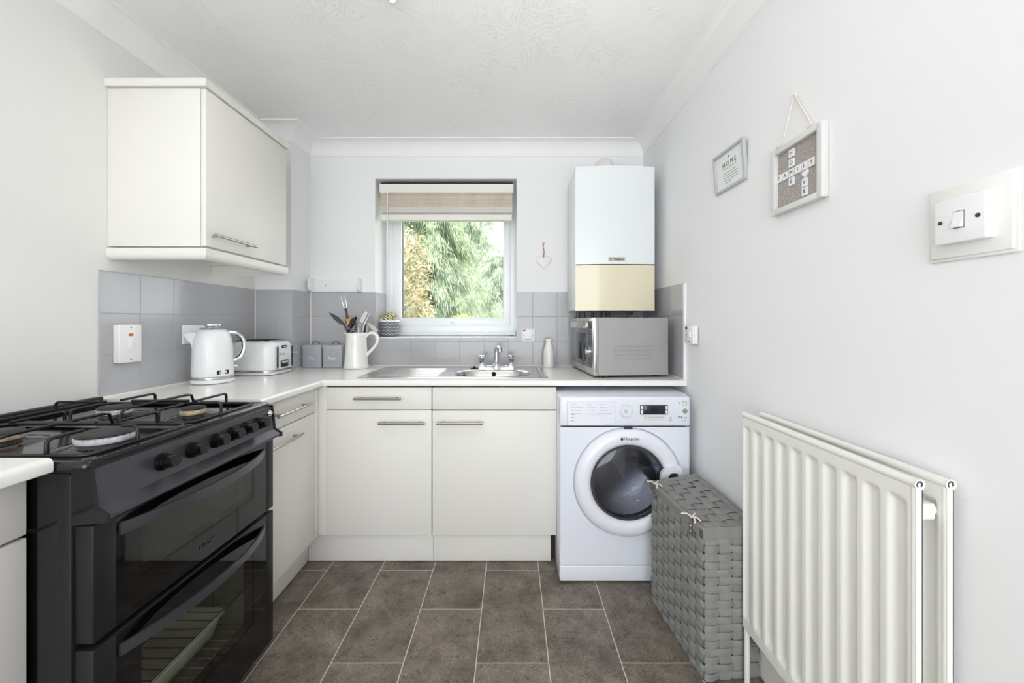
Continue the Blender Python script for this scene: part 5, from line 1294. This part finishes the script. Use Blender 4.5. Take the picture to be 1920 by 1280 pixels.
for yk in (.068, -.060):
    mb = MB(); mb.tube([(-.014, yk-.008, .108), (-.016, yk, .103), (-.013, yk+.010, .108), (-.012, yk+.018, .104)], .003, 8)
    for q in range(4): mb.tube([(-.014, yk+.006, .106), (-.016+.003*q, yk+.016+.003*q, .098+.006*q)], .0013, 5)
    lpart(mb, 'rope_knot', K['rope'], t, 60)
lpart(MB().cyl((0, nl[1], nl[2]), (-.008, nl[1], nl[2]), .003, .0035, seg=12), 'nail', K['white'], t)

# ------------------------------------------------------------------ radiator
rd = thing('radiator', 'cream double panel radiator on the right wall beside the hamper', 'radiator', (.79, 1.0, .18))
RY0, RY1, RZ0, RZ1 = .730, 1.279, .188, .890
def rad_panel(xf, depth=.011, sgn=1):
    ys = sorted(set([RY0+.0035*k for k in range(int((RY1-RY0)/.0035)+1)]+[RY1]))
    zs = [RZ0, RZ0+.010, RZ0+.030, RZ0+.034, RZ0+.040, RZ0+.048, RZ0+.055, RZ0+.065, .40, .60, RZ1-.080, RZ1-.068, RZ1-.060, RZ1-.054, RZ1-.048, RZ1-.044, RZ1-.04, RZ1-.02, RZ1-.006]
    vs = []; fs = []
    def ss(t): t = max(0, min(1, t)); return t*t*(3-2*t)
    for y in ys:
        for z in zs:
            ph = (y-.739)/.0543; fr_ = ph-math.floor(ph); k = math.floor(ph)
            inside = 0 <= k < 10
            # recess between ribs: smooth trough centred in each pitch
            prof_ = ss((fr_-.16)/.16)*ss((.88-fr_)/.16) if inside else 0
            env = ss((z-(RZ0+.030))/.022)*ss(((RZ1-.042)-z)/.016)
            vs.append((xf+sgn*depth*prof_*env, y, z))
    nz = len(zs)
    for i in range(len(ys)-1):
        for j in range(nz-1): fs.append((i*nz+j, (i+1)*nz+j, (i+1)*nz+j+1, i*nz+j+1))
    n0 = len(vs)
    mb = MB().add(vs, fs); bkx = xf+.0135
    mb.box((xf+.0005, RY0+.001, RZ0+.001), (bkx, RY0+.004, RZ1-.008)); mb.box((xf+.0005, RY1-.004, RZ0+.001), (bkx, RY1-.001, RZ1-.008)); mb.box((xf+.0115, RY0+.001, RZ0+.001), (bkx, RY1-.001, RZ1-.008)); mb.box((xf+.0003, RY0, RZ0-.001), (bkx, RY1, RZ0+.003), .001)
    mb.cyl((xf+.006, RY0+.0, RZ1-.009), (xf+.006, RY1, RZ1-.009), .0095, seg=16, caps=False)
    mb.cyl((xf+.0065, RY0+.006, RZ0+.01), (xf+.0065, RY0+.006, RZ1-.012), .0075, seg=14)
    return mb
pA = part(rad_panel(.7575), 'front_panel', K['rad'], rd, 55)
pB = part(rad_panel(.8165-.0005), 'rear_panel', K['rad'], rd, 55)
for xf, pp_ in ((.7575, pA), (.816, pB)):
    part(MB().lathe([(.0095, 0), (.0105, -.002), (.0085, -.003), (.0065, -.001), (.0065, .012), (0, .012)], (xf+.006, RY0, RZ1-.009), 24, 'y'), 'rolled_end', K['rad'], pp_, 40)
    part(MB().lathe([(.0062, .004), (.0062, -.0008), (.0034, -.0008), (.0034, .004)], (xf+.006, RY0, RZ1-.009), 16, 'y', closed=True), 'spiral_end', K['gunmetal'], pp_)
mb = MB(); mb.cyl((.7705, .760, .822), (.817, .760, .822), .012, seg=20); mb.box((.775, .745, .806), (.812, .775, .838), .004); mb.cyl((.7705, 1.25, .822), (.817, 1.25, .822), .012); mb.cyl((.7705, .76, .215), (.817, .76, .215), .012); mb.cyl((.7705, 1.25, .215), (.817, 1.25, .215), .012)
part(mb, 'panel_connector', K['rad'], rd)
mb = MB()
for k in range(24): 
    y = .80+.018*k; mb.box((.7715, y, .24), (.8155, y+.0015, .84))
part(mb, 'convector_fin', K['rad'], rd, 0)
part(MB().tube([(.7655, 1.268, .0), (.7655, 1.268, .19)], .0085, 14), 'supply_pipe', K['rad'], rd)
part(MB().box((.8300, .95, .30), (XR, .98, .80), .002).box((.8300, 1.15, .30), (XR, 1.18, .80), .002), 'wall_bracket', K['rad'], rd, 0)

# ------------------------------------------------------------------ woven hamper
hm = thing('laundry_hamper', 'grey woven laundry hamper with tied lid between washing machine and radiator', 'hamper', (.7125, 1.482, 0), math.radians(5.2))
HW, HL, HH = .098, .192, .470        # half width, half length, body height
NW, NL = 4, 8
def rect_path(hw, hl, s):
    """point and outward normal at fraction s of the rounded outline, starting at the front left corner"""
    per = [2*hw, 2*hl, 2*hw, 2*hl]; tot = sum(per); d = (s % 1)*tot
    for i, L in enumerate(per):
        if d <= L or i == 3: break
        d -= L
    t = d/L
    P = [((-hw, -hl), (hw, -hl), (0, -1)), ((hw, -hl), (hw, hl), (1, 0)), ((hw, hl), (-hw, hl), (0, 1)), ((-hw, hl), (-hw, -hl), (-1, 0))][i]
    x = P[0][0]*(1-t)+P[1][0]*t; y = P[0][1]*(1-t)+P[1][1]*t; nx, ny = P[2]
    # soften the corners
    r = .014; e = min(d, L-d)
    if e < r:
        k = (1-e/r); nxt = i+1 if d > L/2 else i-1; N2 = [(0, -1), (1, 0), (0, 1), (-1, 0)][nxt % 4]
        x -= (nx+N2[0])*.0; q = .5*k; nx, ny = nx*(1-q)+N2[0]*q, ny*(1-q)+N2[1]*q; l = math.hypot(nx, ny)
        ins = .0045*k*k; x -= nx/l*ins; y -= ny/l*ins; nx /= l; ny /= l
    return x, y, nx, ny
per = 4*(HW+HL)
def cell_s(side, k): # centre of upright k on a side as a path fraction
    base = [0, 2*HW, 2*HW+2*HL, 4*HW+2*HL][side]; n = NW if side % 2 == 0 else NL; L = 2*HW if side % 2 == 0 else 2*HL
    return (base+L*(k+.5)/n)/per
ups = []
for side in range(4):
    for k in range(NW if side % 2 == 0 else NL): ups.append(cell_s(side, k))
rows = 18; rh = HH/rows
def wave(s, r):
    # alternate over / under between uprights
    n = len(ups)
    for i in range(n):
        a = ups[i]; b = ups[(i+1) % n]+(1 if i == n-1 else 0); ss_ = s if s >= ups[0] else s+1
        if a <= ss_ < b:
            t = (ss_-a)/(b-a); return math.cos(PI*t)*(1 if (i+r) % 2 == 0 else -1)
    return 0
lpart(MB().box((-HW+.006, -HL+.006, .004), (HW-.006, HL-.006, HH-.004)), 'inner_lining', K['hollow'], hm, 0)
NS = 144
for r in range(rows):
    z0 = .004+rh*r; z1 = z0+rh*random.uniform(.94, 1.01); ph = random.uniform(0, 6)
    rings = []
    for k in range(NS):
        s = k/NS; x, y, nx, ny = rect_path(HW, HL, s); w = wave(s, r)*.0050
        sag = .0012*math.sin(s*40+ph)+.0008*math.sin(s*91+ph*2); nar = .0013*(1-abs(wave(s, r)))
        a = w+.0016; b = w-.0012; zm = (z0+z1)/2+sag; h2 = (z1-z0)/2-nar
        rings.append([(x+nx*(a-.001), y+ny*(a-.001), zm-h2), (x+nx*(a+.0012), y+ny*(a+.0012), zm), (x+nx*(a-.001), y+ny*(a-.001), zm+h2), (x+nx*b, y+ny*b, zm+h2-.001), (x+nx*b, y+ny*b, zm-h2+.001)])
    rings.append(rings[0]); lpart(MB().loft(rings, caps=False), 'woven_band', K['wicker'], hm, 40)
for i, s in enumerate(ups):
    x, y, nx, ny = rect_path(HW, HL, s); tx_, ty_ = -ny, nx; w2 = .0222; rings = []
    for k in range(rows*2+1):
        z = .002+rh*k/2; r = (k-1)/2; f = 0
        if k % 2 == 1: f = -1 if (i+int(r)) % 2 == 0 else 1
        o_ = .0030*f; ww = w2*random.uniform(.93, 1.03)
        rings.append([(x+nx*(o_+.0008)+tx_*ww, y+ny*(o_+.0008)+ty_*ww, z), (x+nx*(o_+.0022), y+ny*(o_+.0022), z), (x+nx*(o_+.0008)-tx_*ww, y+ny*(o_+.0008)-ty_*ww, z), (x+nx*(o_-.0012), y+ny*(o_-.0012), z)])
    lpart(MB().loft(rings), 'woven_upright', K['wicker'], hm, 40)
# lid
lw, ll, zl = HW+.007, HL+.007, .4725
def lz(x, y): return .028*max(0, (x+lw)/(2*lw))*max(0, (y+ll)/(2*ll))**1.2
mb = MB()
def band(x0, x1, y0, y1, za, zb, n=10):
    rings = []
    for k in range(n+1):
        t = k/n
        if x1-x0 > y1-y0: x = x0+(x1-x0)*t; q = [(x, y0), (x, y1)]
        else: y = y0+(y1-y0)*t; q = [(x0, y), (x1, y)]
        (ax, ay), (bx_, by_) = q
        mx, my = (ax+bx_)/2, (ay+by_)/2
        rings.append([(ax, ay, za+lz(ax, ay)*.9), (ax, ay, zb-.003+lz(ax, ay)), (mx, my, zb+.0015+lz(mx, my)), (bx_, by_, zb-.003+lz(bx_, by_)), (bx_, by_, za+lz(bx_, by_)*.9)])
    mb.loft(rings)
zt_ = .5035; bw = .022
band(-lw, lw, -ll, -ll+bw, zl, zt_); band(-lw, lw, ll-bw, ll, zl, zt_); band(-lw, -lw+bw, -ll+.002, ll-.002, zl, zt_); band(lw-bw, lw, -ll+.002, ll-.002, zl, zt_)
lid = lpart(mb, 'lid_rim', K['felt'], hm, 40)
ix0, ix1, iy0, iy1 = -lw+bw-.004, lw-bw+.004, -ll+bw-.004, ll-bw+.004
lb = lpart(MB().add([(x, y, zt_-.010+lz(x, y)) for x, y in ((ix0, iy0), (ix1, iy0), (ix1, iy1), (ix0, iy1))], [(0, 1, 2, 3)]), 'lid_backing', K['hollow'], lid, 0)
na, nb = 4, 9
for a in range(na):
    xc = ix0+(ix1-ix0)*(a+.5)/na; w2 = (ix1-ix0)/na/2*.96; rings = []
    for k in range(nb*4+1):
        y = iy0+(iy1-iy0)*k/(nb*4); ph = (k/4-.5); o_ = .0034*math.cos(PI*ph)*(1 if a % 2 == 0 else -1); zz = zt_-.0035+o_+lz(xc, y)
        rings.append([(xc-w2, y, zz-.001), (xc, y, zz+.0012), (xc+w2, y, zz-.001), (xc, y, zz-.0018)])
    lpart(MB().loft(rings), 'lid_strip', K['wicker'], lid, 40)
for b_ in range(nb):
    yc_ = iy0+(iy1-iy0)*(b_+.5)/nb; w2 = (iy1-iy0)/nb/2*.94; rings = []
    for k in range(na*4+1):
        x = ix0+(ix1-ix0)*k/(na*4); ph = k/4-.5; o_ = -.0034*math.cos(PI*ph)*(1 if b_ % 2 == 0 else -1); zz = zt_-.0035+o_+lz(x, yc_)
        rings.append([(x, yc_-w2, zz-.001), (x, yc_, zz+.0012), (x, yc_+w2, zz-.001), (x, yc_, zz-.0018)])
    lpart(MB().loft(rings), 'lid_cross_strip', K['wicker'], lid, 40)
# leather tabs and rope ties on the long left edge
for yy, flip in ((.150, 0), (-.128, 1)):
    zt3 = zt_+.002; xl = -lw-.0016
    mb = MB(); mb.box((xl-.0012, yy-.009, .452), (xl+.0008, yy+.009, zt3), .0006); mb.box((xl, yy-.009, zt3-.001), (-lw+.030, yy+.009, zt3+.0012), .0006)
    tb = lpart(mb, 'leather_tab', K['leather'], hm)
    for z in (.463, .482): lpart(MB().cyl((xl-.0008, yy, z), (xl-.0030, yy, z), .0032, .002, seg=12), 'rivet', K['chrome'], tb)
    lpart(MB().cyl((-lw+.021, yy, zt3+.001), (-lw+.021, yy, zt3+.0028), .0032, .002, seg=12), 'rivet', K['chrome'], tb)
    kn = (-lw+.004, yy+.004, zt3+.004); mb = MB()
    for dx, dy, dz in ((-.020, .032, -.002), (.022, .018, .002), (.016, -.028, -.001), (-.006, -.030, -.006)):
        mb.tube(smooth_pts([kn, (kn[0]+dx*.5+.003, kn[1]+dy*.5, kn[2]+.004), (kn[0]+dx, kn[1]+dy, kn[2]+dz)]), [.0022+.0004*(q % 3) for q in range(9)], 8)
    mb.lathe([(0, -.004), (.0045, -.002), (.0055, 0), (.0045, .003), (0, .0045)], kn, 12)
    lpart(mb, 'rope_tie', K['rope'], hm, 60)
# hanging leather strap on the front face
pts = smooth_pts([(.105, -HL-.006, .405), (.103, -HL-.010, .36), (.102, -HL-.012, .27), (.094, -HL-.012, .22), (.080, -HL-.011, .185), (.070, -HL-.010, .160)])
rings = []
for i, p in enumerate(pts):
    a = pts[max(i-1, 0)]; b = pts[min(i+1, len(pts)-1)]; t = (b-a).normalized(); s = Vector((-t.z, 0, t.x)).normalized()*.006
    rings.append([p-s+Vector((0, .001, 0)), p+s+Vector((0, .001, 0)), p+s-Vector((0, .0015, 0)), p-s-Vector((0, .0015, 0))])
st = lpart(MB().loft(rings), 'hanging_strap', K['leather'], hm, 60)
lpart(MB().loft([[(.066+x, -HL-y, .140+z) for x, z in [(s*math.cos(a), s*1.15*math.sin(a)) for a in [2*PI*k/24 for k in range(24)]]] for y, s in ((.009, .015), (.010, .0165), (.013, .0165), (.014, .015))]), 'strap_tab', K['leather'], st, 40)
for dx, dz_ in ((.003, .008), (-.002, -.003)): lpart(MB().cyl((.066+dx, -HL-.0135, .140+dz_), (.066+dx, -HL-.0165, .140+dz_), .0036, .002, seg=12), 'rivet', K['chrome'], st)
lpart(MB().tube([(.060, -HL-.010, .405), (.085, -HL-.013, .410), (.104, -HL-.009, .402)], .006, 8), 'strap_loop', K['wicker'], st)

# ------------------------------------------------------------------ ceiling light
cl = thing('ceiling_spotlight', 'white ceiling spotlight fitting just showing at the top edge', 'lamp', (-.40, 1.22, ZC))
part(MB().lathe([(.05, 0), (.055, -.006), (.052, -.022), (.02, -.026), (0, -.026)], (-.40, 1.22, ZC), 32), 'ceiling_rose', K['white'], cl)
mb = MB(); mb.tube([(-.40, 1.22, ZC-.02), (-.40, 1.26, ZC-.045), (-.404, 1.29, ZC-.055)], .006, 10)
part(mb, 'lamp_arm', K['white'], cl)
mb = MB(); mb.cyl((-.412, 1.31, 2.268), (-.412, 1.296, 2.292), .010, seg=16); mb.cyl((-.392, 1.31, 2.270), (-.392, 1.298, 2.30), .005, seg=12)
mb.tube([(-.412, 1.31, 2.266), (-.402, 1.313, 2.262), (-.392, 1.311, 2.268)], .004, 8)
part(mb, 'bulb_holder', K['white'], cl)
